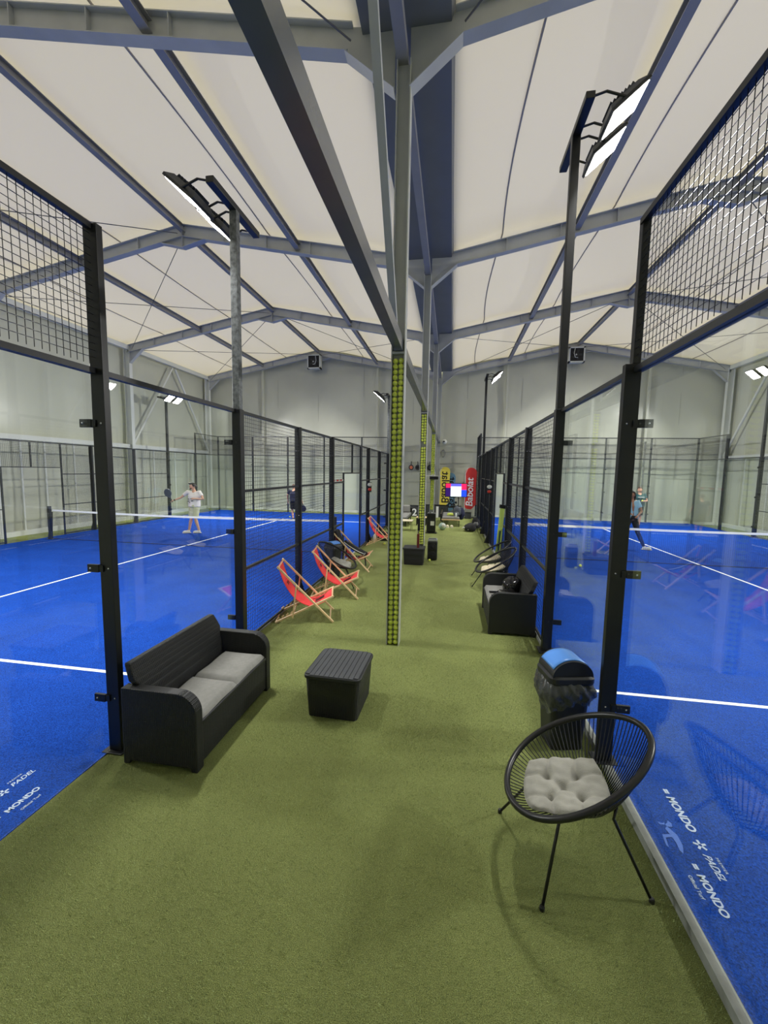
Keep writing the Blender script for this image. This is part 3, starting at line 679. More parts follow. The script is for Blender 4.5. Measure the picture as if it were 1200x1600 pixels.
def deck_chair(lab, loc, rz):
    T = thing('deck_chair', lab, 'deck chair', loc, rz, 'red deck chairs')
    w = .28
    b = MB()
    for y in (-w, w): b.bar((.03, y, .865), (.845, y, .012), .022, .045, (0, 1, 0))
    b.tube([(.04, -w - .01, .845), (.04, w + .01, .845)], .012, 8); b.tube([(.80, -w, .05), (.80, w, .05)], .011, 8)
    b.build('back_frame', M_WOOD, T)
    b = MB(); w2 = .245
    for y in (-w2, w2):
        b.bar((-.01, y, .012), (.85, y, .40), .022, .04, (0, 1, 0))
        for k in range(4):
            s = .02 + k * .065; b.bar((s, y, .045 + s * .45), (s + .028, y, .078 + s * .45), .02, .016, (0, 1, 0))
    b.tube([(.83, -w2 - .01, .395), (.83, w2 + .01, .395)], .012, 8); b.tube([(.0, -w2, .02), (.0, w2, .02)], .011, 8)
    b.build('seat_frame', M_WOOD, T)
    for y in (-w - .022, w + .022): MB().bar((.305, y, .585), (.25, y, .02 if 0 else .10), .02, .04, (0, 1, 0)).build('support_leg', M_WOOD, T)
    MB().tube([(.25, -w, .115), (.25, w, .115)], .010, 8).build('cross_bar', M_WOOD, T)
    P = [Vector((.035, 0, .86)), Vector((.12, 0, .60)), Vector((.28, 0, .36)), Vector((.50, 0, .245)), Vector((.70, 0, .30)), Vector((.835, 0, .405))]
    def cr(t):
        t *= len(P) - 1; i = min(int(t), len(P) - 2); f = t - i; p0 = P[max(i - 1, 0)]; p1 = P[i]; p2 = P[i + 1]; p3 = P[min(i + 2, len(P) - 1)]
        return 0.5 * ((2 * p1) + (p2 - p0) * f + (2 * p0 - 5 * p1 + 4 * p2 - p3) * f * f + (3 * p1 - p0 - 3 * p2 + p3) * f ** 3)
    hw = .222
    def fab(u, v): p = cr(u); return (p.x, (v * 2 - 1) * hw, p.z - .012 * (1 - (2 * v - 1) ** 2) * math.sin(pi * u))
    sl = MB().grid(fab, 26, 6).build('canvas_sling', M_RED, T, smooth=True, solid=.004)
    def patch(u0, u1, v0, v1, sh=0):
        def f2(u, v):
            uu = u0 + (u1 - u0) * u; p = fab(uu, v0 + (v1 - v0) * v + sh * u); return (p[0], p[1], p[2] + .005)
        return f2
    pr = MB(); pr.grid(patch(.66, .80, .50, .60, .10), 6, 2); pr.grid(patch(.66, .80, .63, .73, .10), 6, 2); pr.grid(patch(.62, .84, .80, .84, .06), 6, 1); pr.grid(patch(.66, .74, .36, .44, .0), 4, 2)
    pr.grid(patch(.18, .26, .40, .52, .06), 6, 2); pr.grid(patch(.18, .26, .55, .66, .06), 6, 2)
    pr.build('printed_logo', M_INK, sl, smooth=True)
    return T
def dc(lab, x, y, a):
    # (x, y) is the rear foot nearest the viewer
    deck_chair(lab, (x - .28 * math.sin(a), y + .28 * math.cos(a), 0), a)
dc('red canvas deck chair with pale wood frame, nearest of the four, beyond the sofa', -2.50, 5.55, .274)
dc('red canvas deck chair, second of the four, in front of the rattan egg chair', -2.40, 6.78, .19)
dc('red canvas deck chair draped with a black towel and a patterned bag', -2.61, 8.86, .04)
dc('red canvas deck chair, farthest of the four, partly behind the nearest ball column', -2.50, 12.1, .05)

def egg_chair(lab, loc, rz, mcush, tilt=.564, rc=(0.0, 0, .605), a=.40, bb=.44, lrot=.36, cushion=True, csc=1.0):
    # local +x is the high back; a rim hoop, cords down to a small ring, four splayed legs
    T = thing('egg_chair', lab, 'chair', loc, rz, 'black corded egg chairs')
    C0 = Vector(rc); B = Vector((math.cos(tilt), 0, math.sin(tilt))); Wd = Vector((0, 1, 0))
    def rim(t): return C0 + B * (bb * math.cos(t)) + Wd * (a * math.sin(t) * (1 - .10 * math.cos(t)))
    MB().tube([rim(2 * pi * k / 56) for k in range(56)], .0185, 10, closed=True).build('rim', M_CORD, T, smooth=True)
    H = Vector((.05, 0, .37)); hr = .16
    def hub(t): return H + Vector((math.cos(t) * hr, math.sin(t) * hr * 1.0, .02 + .03 * math.cos(t)))
    b = MB(); n = 88
    for k in range(n):
        t = 2 * pi * (k + .5) / n; p, q = rim(t), hub(t); d = q - p
        mid = (p + q) / 2 + Vector((0, 0, -.03 - .06 * max(0, math.cos(t)))) + (Vector((p.x - H.x, p.y, 0))).normalized() * .012
        pts = [p * (1 - s) ** 2 + mid * 2 * s * (1 - s) + q * s ** 2 for s in [j / 7 for j in range(8)]]
        b.tube(pts, .0031, 5, cap=False)
    b.build('seat_cords', M_CORD, T, smooth=True)
    b = MB(); b.tube([hub(2 * pi * k / 24) for k in range(24)], .010, 6, closed=True)
    for k in range(-4, 5):
        y = k * .033; x = math.sqrt(max(0, hr * hr - y * y)); b.tube([(H.x - x, y, H.z - .01), (H.x + x, y, H.z + .05)], .0034, 5)
    b.build('seat_ring', M_CORD, T, smooth=True)
    c, s_ = math.cos(lrot), math.sin(lrot)
    for x, y in ((-.31, -.31), (-.31, .31), (.30, -.31), (.30, .31)):
        X_, Y_ = x * c - y * s_, x * s_ + y * c
        top = Vector((X_ * .5 + .02, Y_ * .5, .38 if x < 0 else .43))
        L_ = MB().tube([top, (X_ * .52, Y_ * .52, .36), (X_, Y_, .008)], .0085, 8).build('leg', M_CORD, T, smooth=True)
        MB().lathe([(.014, 0), (.014, .02), (.010, .026)], X_, Y_, 10).build('foot_cap', M_BLACK, L_)
    b = MB(); pts = [(x * .5 * c - y * .5 * s_ + .02, x * .5 * s_ + y * .5 * c, z) for x, y, z in ((-.31, -.31, .38), (-.31, .31, .38), (.30, .31, .43), (.30, -.31, .43))]
    b.tube(pts, .008, 6, closed=True); b.build('leg_frame', M_CORD, T)
    if cushion:
        t2 = .18; Cc = Vector((-.045, -.02, .40)); ex = Vector((math.cos(t2), 0, math.sin(t2))); ey = Vector((0, 1, 0)); nz = ex.cross(ey)
        hw = .225 * csc
        def sq(u, v):
            x, y = 2 * u - 1, 2 * v - 1
            k = (1 - .17 * (x * x * y * y)); return x * k, y * k
        def prof(u, v, side):
            x, y = sq(u, v); e = max(0, 1 - max(abs(2 * u - 1), abs(2 * v - 1)) ** 4) ** .5
            hgt = .045 * e
            if side > 0:
                for bx, by in ((-.36, -.36), (.36, -.36), (-.36, .36), (.36, .36), (0, 0)):
                    d2 = (x - bx) ** 2 + (y - by) ** 2; hgt -= .032 * math.exp(-d2 / .022)
                for (ax, ay, cx_, cy_) in ((-.36, -.36, .36, .36), (-.36, .36, .36, -.36), (-.36, -.36, -.36, -1), (-.36, -.36, -1, -.36), (.36, .36, .36, 1), (.36, .36, 1, .36), (.36, -.36, 1, -.5), (.36, -.36, .3, -1), (-.36, .36, -1, .4), (-.36, .36, -.3, 1)):
                    vx, vy = cx_ - ax, cy_ - ay; tt = max(0, min(1, ((x - ax) * vx + (y - ay) * vy) / (vx * vx + vy * vy))); dd = (x - ax - vx * tt) ** 2 + (y - ay - vy * tt) ** 2
                    hgt -= .012 * math.exp(-dd / .003)
                hgt += .004 * math.sin(13 * x + 7 * y) * math.sin(11 * y - 5 * x)
            curl = .16 * (max(0, x) ** 2) * .30 + .05 * y * y
            p = Cc + ex * (x * hw) + ey * (y * hw) + nz * (hgt * side if side > 0 else -.015 * e); p.z += curl
            return tuple(p)
        g = MB(); g.grid(lambda u, v: prof(u, v, 1), 44, 44); g.grid(lambda u, v: prof(u, v, -1), 16, 16)
        g.build('seat_cushion', mcush, T, smooth=True)
    return T
egg_chair('black corded egg chair with grey tufted cushion, standing alone in front of the swing bin', (.773, 2.43, 0), -.12, M_CUSH2, csc=1.03)
egg_chair('black corded egg chair with grey cushion, between the red deck chairs', (-2.20, 7.80, 0), pi - .05, M_CUSH2)
egg_chair('black corded egg chair with cream cushion, right behind the loveseat', (.90, 8.12, 0), .1, M_CREAM)
egg_chair('black corded egg chair with cream cushion, farther from the loveseat, below the lime tube', (.92, 9.0, 0), .0, M_CREAM)

def swing_bin(lab, loc, rz, w, d, h, bag=True, flapup=0):
    T = thing('swing_bin', lab, 'bin', loc, rz, 'swing bins')
    def rrect(hw, hl, r): return [(sx * (hw - r) + r * math.cos(a), sy * (hl - r) + r * math.sin(a)) for sx, sy, a0 in ((1, 1, 0), (-1, 1, pi / 2), (-1, -1, pi), (1, -1, 3 * pi / 2)) for a in [a0 + pi / 2 * k / 4 for k in range(5)]]
    def loft(secs, b=None):
        b = b or MB(); n = len(secs[0][0]); vs = [(x, y, z) for p, z in secs for x, y in p]
        return b.add(vs, [(i * n + k, i * n + (k + 1) % n, (i + 1) * n + (k + 1) % n, (i + 1) * n + k) for i in range(len(secs) - 1) for k in range(n)] + [tuple(reversed(range(n))), tuple((len(secs) - 1) * n + k for k in range(n))])
    loft([(rrect(w / 2 * .76, d / 2 * .76, .04), 0), (rrect(w / 2 * .95, d / 2 * .95, .05), h)]).build('bin_body', M_RESIN, T)
    loft([(rrect(w / 2 * 1.02, d / 2 * 1.02, .055), h - .02), (rrect(w / 2 * 1.06, d / 2 * 1.06, .06), h), (rrect(w / 2 * 1.06, d / 2 * 1.06, .06), h + .035), (rrect(w / 2 * .96, d / 2 * .96, .055), h + .05)]).build('lid_rim', M_RESIN, T)
    def dome(u, v, lift=0, u0=0., u1=1.):
        a = pi * (u0 + (u1 - u0) * u); y = (2 * v - 1) * d / 2 * .9; R_ = w / 2 * .94
        return (R_ * math.cos(a) * (1 + lift), y, h + .045 + (R_ * .78 + lift * .1) * math.sin(a) * (1 - .0 * y))
    b = MB(); b.grid(lambda u, v: dome(u, v), 20, 4)
    for s in (-1, 1):
        pts = [(w / 2 * .94 * math.cos(pi * k / 20), s * d / 2 * .9, h + .045 + w / 2 * .94 * .78 * math.sin(pi * k / 20)) for k in range(21)]; b.add(pts, [tuple(range(21))])
    b.build('lid_dome', M_RESIN, T)
    b = MB(); b.grid(lambda u, v: dome(u, .08 + .84 * v, .025, .22, .86), 18, 6); fl = b.build('swing_flap', M_BLUEP, T, smooth=True, solid=.006)
    if bag:
        def bg(u, v):
            a = 2 * pi * u; r = 1.0 + .22 * math.sin(pi * min(1, v * 1.1)) * (.75 + .25 * math.cos(a * 1 + 2.6)) + .05 * math.sin(a * 9 + 5 * v) * v + .035 * math.sin(a * 17 - 9 * v) + .02 * math.sin(a * 29 + 20 * v)
            hw, hd = w / 2 * 1.03, d / 2 * 1.03; cs, sn = math.cos(a), math.sin(a); k = 1 / max(abs(cs), abs(sn)) ** .6
            return (hw * cs * k * r, hd * sn * k * r, h + .0 - v * (.23 + .05 * math.sin(a * 2 + 1)) + .012 * math.sin(a * 13) * v)
        MB().grid(bg, 96, 16).build('bin_liner', M_BAG, T, smooth=True)
    return T
swing_bin('black swing bin with blue flap and overhanging black liner, behind the nearest egg chair', (1.00, 3.52, 0), .22, .36, .30, .60)
swing_bin('dark swing bin with blue flap, beyond the egg chair between the deck chairs', (-2.46, 8.40, 0), -.5, .32, .28, .60, bag=False)

# ---------------------------------------------------------------- things on the furniture and by the fences
def blob(name, c, r, sc, mt, parent=None, n=20, mr=12, noise=0.0, seed=1, flat=False):
    rnd = random.Random(seed); ph = [rnd.uniform(0, 6) for _ in range(6)]
    b = MB().sphere((0, 0, 0), r, n, mr, sc); v2 = []
    for x, y, z in b.v:
        k = 1 + noise * (math.sin(9 * x / r + ph[0]) * math.sin(7 * y / r + ph[1]) + .6 * math.sin(6 * z / r + ph[2] + 3 * x / r))
        if flat and z < -r * sc[2] * .55: z = -r * sc[2] * .55
        v2.append((x * k + c[0], y * k + c[1], z * (k if z > 0 else 1) + c[2]))
    b.v = v2; return b.build(name, mt, parent, smooth=True)
# black helmet-like bag, two phones on the loveseat
T = thing('helmet_bag', 'glossy black helmet-like bag resting on the loveseat against its backrest', 'bag', (1.00, 6.55, .415))
M_GLOSSB = mat('glossy_black', (18, 19, 22), 0.12, noise=.2, scale=10)
blob('bag_shell', (0, 0, .115), .16, (1.0, 1.15, .9), M_GLOSSB, T, 24, 16, .04, 3, True)
MB().tube([(-.10, -.04, .19), (-.06, -.02, .23), (.02, .0, .262), (.08, .02, .24)], .008, 6).build('strap', M_BLKC, T)
blob('badge', (-.112, -.05, .165), .022, (1, 1, .8), M_SHOE, T, 10, 6)
for x, y, a, lab in ((.74, 6.32, .25, 'black phone on the loveseat cushion, nearer the armrest'), (.72, 6.50, .1, 'black phone on the loveseat cushion, beside the charging cable')):
    T = thing('phone', lab, 'phone', (x, y, .420), a, 'phones on the loveseat')
    MB().box(-.075, .075, -.037, .037, 0, .009).build('phone_body', M_GLOSSB, T, bevel=.004)
tag(MB().tube([(.78, 6.56, .426), (.82, 6.62, .428), (.86, 6.58, .428), (.90, 6.66, .43), (.93, 6.60, .43)], .004, 6).build('charging_cable', M_INK), 'thin black cable curling across the loveseat cushion beside the bag', 'cable')

# towel and bag on the third deck chair
def cloth(name, fn, mt, lab, cat, nu=20, nv=14, th=.006):
    o = MB().grid(fn, nu, nv).build(name, mt, smooth=True, solid=th)
    if cat: tag(o, lab, cat)
    return o
def dcw(s_, w_, z, a=.04, x0=-2.61, y0=8.86):
    return (x0 + s_ * math.cos(a) - (w_ + .28) * math.sin(a), y0 + s_ * math.sin(a) + (w_ + .28) * math.cos(a), z)
def towel(u, v):
    w_ = -.27 + .36 * v + .02 * math.sin(u * 9)
    if u < .22: s_ = .0 - .035 + .01 * math.sin(v * 12); z = .90 - (.22 - u) * 1.1
    elif u < .30: t = (u - .22) / .08; s_ = -.035 + .10 * t; z = .90 + .012 * math.sin(pi * t)
    else: t = (u - .30) / .7; s_ = .065 + .20 * t + .012 * math.sin(v * 14 + t * 4); z = .90 - .53 * t + .015 * math.sin(v * 10)
    return dcw(s_, w_, z)
cloth('towel', towel, M_BLKC, 'black towel draped over the head of the third red deck chair', 'towel', 26, 16)
M_PATT = bpy.data.materials.new('patterned_cloth'); M_PATT.use_nodes = True
N = M_PATT.node_tree.nodes; L = M_PATT.node_tree.links; v_ = N.new('ShaderNodeTexVoronoi'); v_.inputs['Scale'].default_value = 26; r_ = N.new('ShaderNodeValToRGB')
tc = N.new('ShaderNodeTexCoord'); L.new(tc.outputs['Object'], v_.inputs['Vector']); r_.color_ramp.elements[0].position = .36; r_.color_ramp.elements[1].position = .42; r_.color_ramp.elements[0].color = (.55, .55, .53, 1); r_.color_ramp.elements[1].color = (.015, .015, .015, 1)
L.new(v_.outputs['Distance'], r_.inputs[0]); L.new(r_.outputs[0], N['Principled BSDF'].inputs['Base Color'])
T = thing('racket_bag', 'black racket bag with white edging lying across the seat of the third deck chair', 'bag', dcw(.52, .0, .36), .04)
def rb(u, v):
    x = -.30 + .52 * u; w_ = .13 * math.sin(pi * min(1, max(.04, u * .9 + .08))) ** .4; y = (2 * v - 1) * w_; return (x, y, .27 * (1 - u) ** 1.2 - .02 + .045 * (1 - (2 * v - 1) ** 4) ** .5)
MB().grid(rb, 18, 12).build('bag_body', M_BLKC, T, smooth=True, solid=.05)
MB().tube([tuple(Vector(rb(k / 14, 0)) + Vector((0, -.01, .03))) for k in range(15)], .012, 6).build('white_edging', M_SHOE, T)
MB().tube([tuple(Vector(rb(k / 14, 1)) + Vector((0, .01, .03))) for k in range(15)], .012, 6).build('white_edging', M_SHOE, T)
b = MB()
for k in range(7): u = .12 + k * .085; p = rb(u, .46); q = rb(u + .045, .58); b.bar((p[0], p[1], p[2] + .034), (q[0], q[1], q[2] + .034), .018, .004)
b.build('bag_lettering', M_SHOE, T)
MB().bar((.20, -.15, .02), (.24, -.22, -.22), .03, .008).build('shoulder_strap', M_BLKC, T)
cloth('patterned_scarf', lambda u, v: dcw(.28 + .46 * u, -.235 + .13 * v - .01 * math.sin(u * 20), .325 + .09 * (2 * u - 1) ** 2 + .015 * math.sin(u * 17 + v * 5)), M_PATT, 'black and white patterned scarf hanging on the seat of the third deck chair', 'scarf')
# bag and bottle behind the farthest deck chair
T = thing('sports_bag', 'dark sports bag on the turf behind the farthest red deck chair', 'bag', (-2.15, 13.3, 0))
blob('bag_body', (0, 0, .105), .24, (1.1, .8, .8), M_BLKC, T, 20, 12, .06, 5, True); MB().tube([(-.15, 0, .32), (-.05, -.02, .46), (.08, -.02, .44), (.16, 0, .30)], .015, 6).build('carry_handle', M_BLKC, T)
def bottle(loc, lab, mt, h=.24, r=.035):
    T = thing('water_bottle', lab, 'bottle', loc); MB().lathe([(r * .9, 0), (r, .01), (r, h * .7), (r * .5, h * .85), (r * .45, h * .9)], n=14).build('bottle_body', mt, T, smooth=True)
    MB().lathe([(r * .5, h * .9), (r * .5, h), (r * .3, h + .003)], n=12).build('cap', M_INK, T)
M_PLAST = mat('white_plastic', (214, 220, 218), .3)
bottle((-2.38, 12.86, 0), 'white water bottle beside the dark bag behind the farthest deck chair', M_PLAST, .30, .05)
# round call buttons on two posts
for x, y, s, w in ((LX + .07, LY + 12, 1, 'post beyond the gate behind the deck chairs'), (RX - .07, RY + 12, -1, 'post beyond the gate behind the lime tube')):
    T = thing('call_button', f'round white and red buttons on the {w}', 'button', (x, y - .03, 1.7))
    blob('white_button', (0, -.02, .15), .075, (1, .45, .8), M_SHOE, T, 16, 10); blob('red_button', (0, -.02, 0), .062, (1, .45, .8), mat('red_plastic', (196, 60, 50), .4), T, 16, 10)
    MB().box(-.05, .05, -.01, .01, -.08, .22).build('back_plate', M_BLACK, T)
# red and white tape on the mesh before the gate
T = thing('barrier_tape', 'short red and white tape tied to the mesh left of the gate', 'tape', (LX - .01, LY + 8.1, 2.05))
for k in range(6): MB().box(.0, .008, k * .15, k * .15 + .15, -.02, .02).build('tape_stripe', M_RED if k % 2 == 0 else M_SHOE, T)
# lime tube leaning by the gate post
T = thing('ball_tube', 'tall lime green tube with black handle leaning on the fence by two egg chairs', 'tube', (1.10, 9.42, 0))
MB().bar((-.05, -.02, .0), (.045, .03, 1.50), .10, .07, (0, 1, 0)).build('tube_body', M_GREENY, T, bevel=.01)
MB().bar((.045, .03, 1.50), (.055, .035, 1.58), .14, .09, (0, 1, 0)).build('tube_handle', M_BLACK, T, bevel=.01)
MB().bar((-.015, -.055, .55), (.012, -.04, 1.0), .03, .012, (0, 1, 0)).build('dark_stripe', M_TEAL, T)
# portable speaker by the second column
T = thing('portable_speaker', 'black portable party speaker with silver top next to the second ball column', 'speaker', (-.43, 10.62, 0))
MB().box(-.125, .125, -.13, .13, 0.01, .50).build('speaker_cabinet', M_BLACK, T, bevel=.03)
MB().prism([(-.125, .50), (.125, .50), (.11, .56), (-.11, .56)], 'y', -.12, .12).build('top_panel', mat('silver_plastic', (156, 160, 160), .35), T, bevel=.012)
for z, r in ((.15, .095), (.36, .095)):
    w = MB().lathe([(r, 0), (r, .012), (r * .85, .016), (r * .3, .004), (.02, .012)], n=24); o = w.build('speaker_cone', M_INK, T, smooth=True); o.rotation_euler = (pi / 2, 0, 0); o.location = (0, -.128, z)
MB().tube([(-.09, -.1, .56), (-.09, -.1, .575), (.09, -.1, .575), (.09, -.1, .56)], .008, 6).build('handle_bar', M_BLACK, T)
tag(MB().prism([(-.03, 0), (.03, 0), (.03, .34), (-.03, .34)], 'y', -.05, .05).build('cartridge_box', mat('dark_red_card', (92, 30, 28), .6), bevel=.004), 'narrow dark red box standing on the storage table by the second column', 'box').location = (-.76, 10.0, .419)
tag(MB().box(-.03, .03, -.02, .02, 0, .30).build('controller', M_INK, bevel=.006), 'dark controller box fixed to the second column above the red box', 'box').location = (-.775, 10.29, .80)
# tall black unit by the third column
T = thing('air_heater', 'tall black box unit with white label standing in front of the third column', 'heater', (-.70, 15.35, 0))
MB().box(-.165, .165, -.13, .13, .05, .74).build('casing', M_BLACK, T, bevel=.015)
MB().box(-.19, .22, -.15, .15, 0.0, .03).build('base_plate', M_BLACK, T, bevel=.008); MB().box(-.02, .12, -.134, -.13, .30, .46).build('paper_label', M_SHOE, T)
MB().box(-.0, .08, -.133, -.13, .50, .62).build('vent_panel', M_INK, T)
for x in (-.11, .02, .13): blob('top_knob', (x, -.05, .755), .022, (1, 1, 1), M_CHROME, T, 8, 6)
# football beside it
T = thing('football', 'pale green and white football on the turf beside the tall black unit', 'ball', (-.30, 16.3, .145)); blob('ball_shell', (0, 0, 0), .145, (1, 1, 1), mat('pale_green_ball', (150, 176, 164), .5), T, 20, 14); blob('white_panel', (.04, -.06, .03), .10, (1, 1, 1), M_SHOE, T, 14, 10)
# far end: daybed, sofa, tables, boxes
T = thing('daybed', 'low black framed daybed with grey mattress and wooden front edge, in front of the television', 'bench', (.02, 18.5, 0))
MB().box(-.38, .38, -1.15, 1.15, .26, .30).build('bed_frame', M_BLACK, T, bevel=.006); MB().box(-.38, .38, -1.19, -1.13, .27, .315).build('wooden_edge', M_WOOD, T, bevel=.004)
for x in (-.35, .35):
    for y in (-1.1, 1.1): MB().box(x - .02, x + .02, y - .02, y + .02, 0, .27).build('leg', M_BLACK, T)
MB().box(-.36, .36, -1.11, 1.1, .30, .40).build('mattress', M_CUSH, T, bevel=.03); MB().box(-.44, -.38, -1.0, 1.15, .2, .52).build('side_rail', M_BLACK, T, bevel=.01)
blob('yellow_shirt', (.0, 0, 0), .16, (1.1, .9, .45), mat('lime_yellow_cloth', (206, 220, 96), .85), None, 18, 10, .12, 9, True).location = (.02, 18.1, .44)
o = bpy.data.objects['yellow_shirt']; tag(o, 'crumpled lime yellow shirt lying on the daybed', 'shirt')
T = thing('backpack', 'dark grey backpack standing on the end of the daybed', 'backpack', (.28, 17.75, .40)); blob('pack_body', (0, 0, .20), .20, (.85, .7, 1.25), mat('grey_nylon', (70, 76, 84), .7), T, 18, 12, .05, 4, True)
blob('front_pocket', (-.02, -.12, .12), .12, (.9, .5, .9), mat('grey_nylon_light', (96, 100, 104), .7), T, 14, 10, .04, 2); MB().tube([(-.04, 0, .43), (0, 0, .48), (.05, 0, .43)], .01, 6).build('carry_loop', M_BLKC, T)
T = thing('jacket', 'navy jacket heaped over the backpack beside the television stand', 'jacket', (.46, 18.0, .36)); blob('jacket_cloth', (0, 0, .14), .20, (.8, .8, 1.3), M_NAVYC, T, 18, 12, .10, 8)
bottle((.24, 17.42, .40), 'small white-capped bottle on the wooden end of the daybed', M_PLAST, .22, .04)
for x, lab in ((-.10, 'white shoe under the daybed, the one next to the football'), (.07, 'white shoe under the daybed, the one away from the football')):
    T = thing('shoe', lab, 'shoe', (x, 17.1, 0), .2, 'white shoes under the daybed'); blob('upper', (0, 0, .05), .08, (.75, 1.35, .75), M_CREAM, T, 14, 8, .03, 3, True); MB().box(-.05, .05, -.11, .11, 0, .02).build('sole', M_SHOE, T, bevel=.008)
T = thing('garden_sofa', 'low black framed garden sofa with grey cushions at the far end beside box 2', 'sofa', (-2.12, 17.9, 0))
MB().box(-.38, .34, -1.1, 1.1, .22, .27).build('sofa_frame', M_BLACK, T)
for x in (-.34, .30):
    for y in (-1.05, 0, 1.05): MB().box(x - .02, x + .02, y - .02, y + .02, 0, .23).build('leg', M_BLACK, T)
MB().box(-.36, .33, -1.08, 1.05, .27, .40).build('seat_cushion', M_CUSH, T, bevel=.03)
for y in (-.55, .45): o = MB().box(-.09, .09, -.45, .45, 0, .42).build('back_cushion', M_CUSH, T, bevel=.05); o.location = (-.28, y, .40); o.rotation_euler = (0, -.25, 0)
o = MB().box(-.3, .3, -.08, .08, 0, .34).build('arm_cushion', M_CUSH, T, bevel=.05); o.location = (-.02, .95, .40)
MB().box(-.38, .36, 1.06, 1.12, .22, .62).build('arm_frame', M_BLACK, T, bevel=.01)
T = thing('coffee_table', 'low round-legged table with pale top between the garden sofa and the viewer', 'table', (-1.72, 15.9, 0)); MB().box(-.28, .28, -.3, .3, .36, .385).build('table_top', M_CREAM, T, bevel=.006)
for x in (-.24, .24):
    for y in (-.26, .26): MB().tube([(x * .85, y * .85, .36), (x, y, 0)], .009, 6).build('leg', M_BLACK, T)
T = thing('side_table', 'small wooden side table with black legs half behind the second ball column', 'table', (-1.22, 17.6, 0)); MB().box(-.22, .22, -.22, .22, .32, .35).build('table_top', M_WOOD, T, bevel=.004)
for x in (-.19, .19):
    for y in (-.19, .19): MB().box(x - .018, x + .018, y - .018, y + .018, 0, .32).build('leg', M_BLACK, T)
M_BOX = mat('charcoal_box', (54, 56, 58), .6)
def numbox(x0, x1, y, h, d, num, nx, nz, size, lab):
    T = thing('number_box', lab, 'box', ((x0 + x1) / 2, y, 0)); MB().box(x0, x1, y, y + d, 0, h).build('box_body', M_BOX, T, world=True, bevel=.01)
    MB().box(x0 - .01, x1 + .01, y - .01, y + d + .01, h - .02, h).build('box_lid', M_BOX, T, world=True)
    if num: text_obj('number', num, M_WLET, T, (nx - (x0 + x1) / 2, -.006, nz), (pi / 2, 0, 0), size, .02, 0, .003)
numbox(-2.2, -1.42, 20.75, .55, .45, '2', -1.93, .06, .50, 'low charcoal box marked 2 at the far end beside the garden sofa')
numbox(-1.36, -.12, 20.9, .60, .45, '', 0, 0, 1, 'long charcoal box behind the far bare column')
text_obj('number', '1', M_WLET, bpy.data.objects['number_box.001'], (-.10, -.30, .03), (pi / 2, 0, 0), .76, .03, 0, .01)
bpy.data.objects['number_box.001']['label'] = 'long charcoal box marked 1 behind the tall black unit'
numbox(.72, 1.02, 20.6, .30, .35, '', 0, 0, 1, 'small charcoal box below the red feather flag')
# television on a stand
T = thing('television', 'lit television showing a red and blue screen on a black floor stand', 'television', (.24, 20.35, 0))
MB().box(-.54, .54, -.03, .03, 1.08, 1.76).build('tv_frame', M_INK, T, bevel=.01)
for nm, x0, x1, z0, z1, mm in (('screen_area', -.50, -.26, 1.53, 1.73, M_SCR_R), ('screen_area', -.50, -.26, 1.11, 1.53, M_SCR_D), ('screen_area', -.26, .25, 1.60, 1.73, M_SCR_V), ('screen_area', -.26, .25, 1.11, 1.60, M_SCR_W), ('screen_area', .25, .50, 1.44, 1.73, M_SCR_R), ('screen_area', .25, .50, 1.11, 1.44, M_SCR_B)):
    MB().box(x0, x1, -.034, -.03, z0, z1).build(nm, mm, T)
b = MB()
for z, w in ((1.52, .08), (1.38, .08), (1.47, .40), (1.33, .40), (1.20, .42)): b.box(-.005 - w / 2, -.005 + w / 2, -.037, -.034, z - .008, z + .008 if w < .1 else z - .004)
b.build('screen_lines', mat('screen_grey', (120, 130, 140), .5), T)
for x in (-.10, .13): MB().box(x - .02, x + .02, .03, .07, .05, 1.2).build('stand_post', M_BLACK, T)
MB().box(-.24, .28, -.2, .24, .62, .65).build('stand_shelf', M_BLACK, T); MB().box(-.3, .34, -.25, .3, 0, .05).build('stand_foot', M_BLACK, T, bevel=.01)
MB().box(-.06, .06, -.05, .05, .76, .86).build('bracket', M_BLACK, T)
# feather flags
def flag(lab, x, y, w, z0, z1, mt, lm, mirror, flip=False, sx=1):
    T = thing('feather_flag', lab, 'flag', (x, y, 0), 0, 'feather flags at the far wall')
    s = -1 if flip else 1; n = 16; out = []
    H = z1 - z0
    for k in range(n + 1): t = k / n; out.append((s * (-w / 2 + .04 * math.sin(pi * t)), z0 + .12 + (H - .35) * t))
    for k in range(1, 9): a = pi - pi * k / 9; out.append((s * (w * .0 + (w / 2) * math.cos(a) + 0), z1 - .23 + .23 * math.sin(a)))
    for k in range(n + 1): t = 1 - k / n; out.append((s * (w / 2 - .02 * math.sin(pi * t)), z0 + .25 + (H - .48) * t))
    out.append((s * w * .1, z0)); out.append((s * -w * .3, z0 + .02))
    MB().prism([(px, pz) for px, pz in out], 'y', -.008, .008).build('flag_cloth', mt, T)
    MB().tube([(-s * -w / 2 * -1, 0, 0.05), (s * (-w / 2) * 1.0 if not flip else w / 2, .0, z1 - .3), (s * (-w * .3), 0, z1 - .02)], .014, 6).build('flag_pole', M_PALE, T)
    MB().box(-.25, .25, -.2, .2, 0, .03).build('flag_base', M_BLACK, T)
    cap = w * .44
    if mirror: text_obj('flag_lettering', 'Babolat', lm, T, (-w * .26, -.012, z0 + .16), (pi / 2, pi / 2, 0), .54, .012, 0, .002, mirror=True)
    else: text_obj('flag_lettering', 'Babolat', lm, T, (w * .20, -.012, z0 + .14), (pi / 2, -pi / 2, 0), .48, .012, .15, .002)
    return T
flag('red feather flag with white vertical lettering to the side of the television', .97, 21.2, .56, .42, 2.53, M_FLAGR, M_WLET, False)
flag('yellow feather flag with mirrored black lettering next to the far column', -.34, 21.42, .52, .52, 2.55, M_FLAGY, M_INK, True)
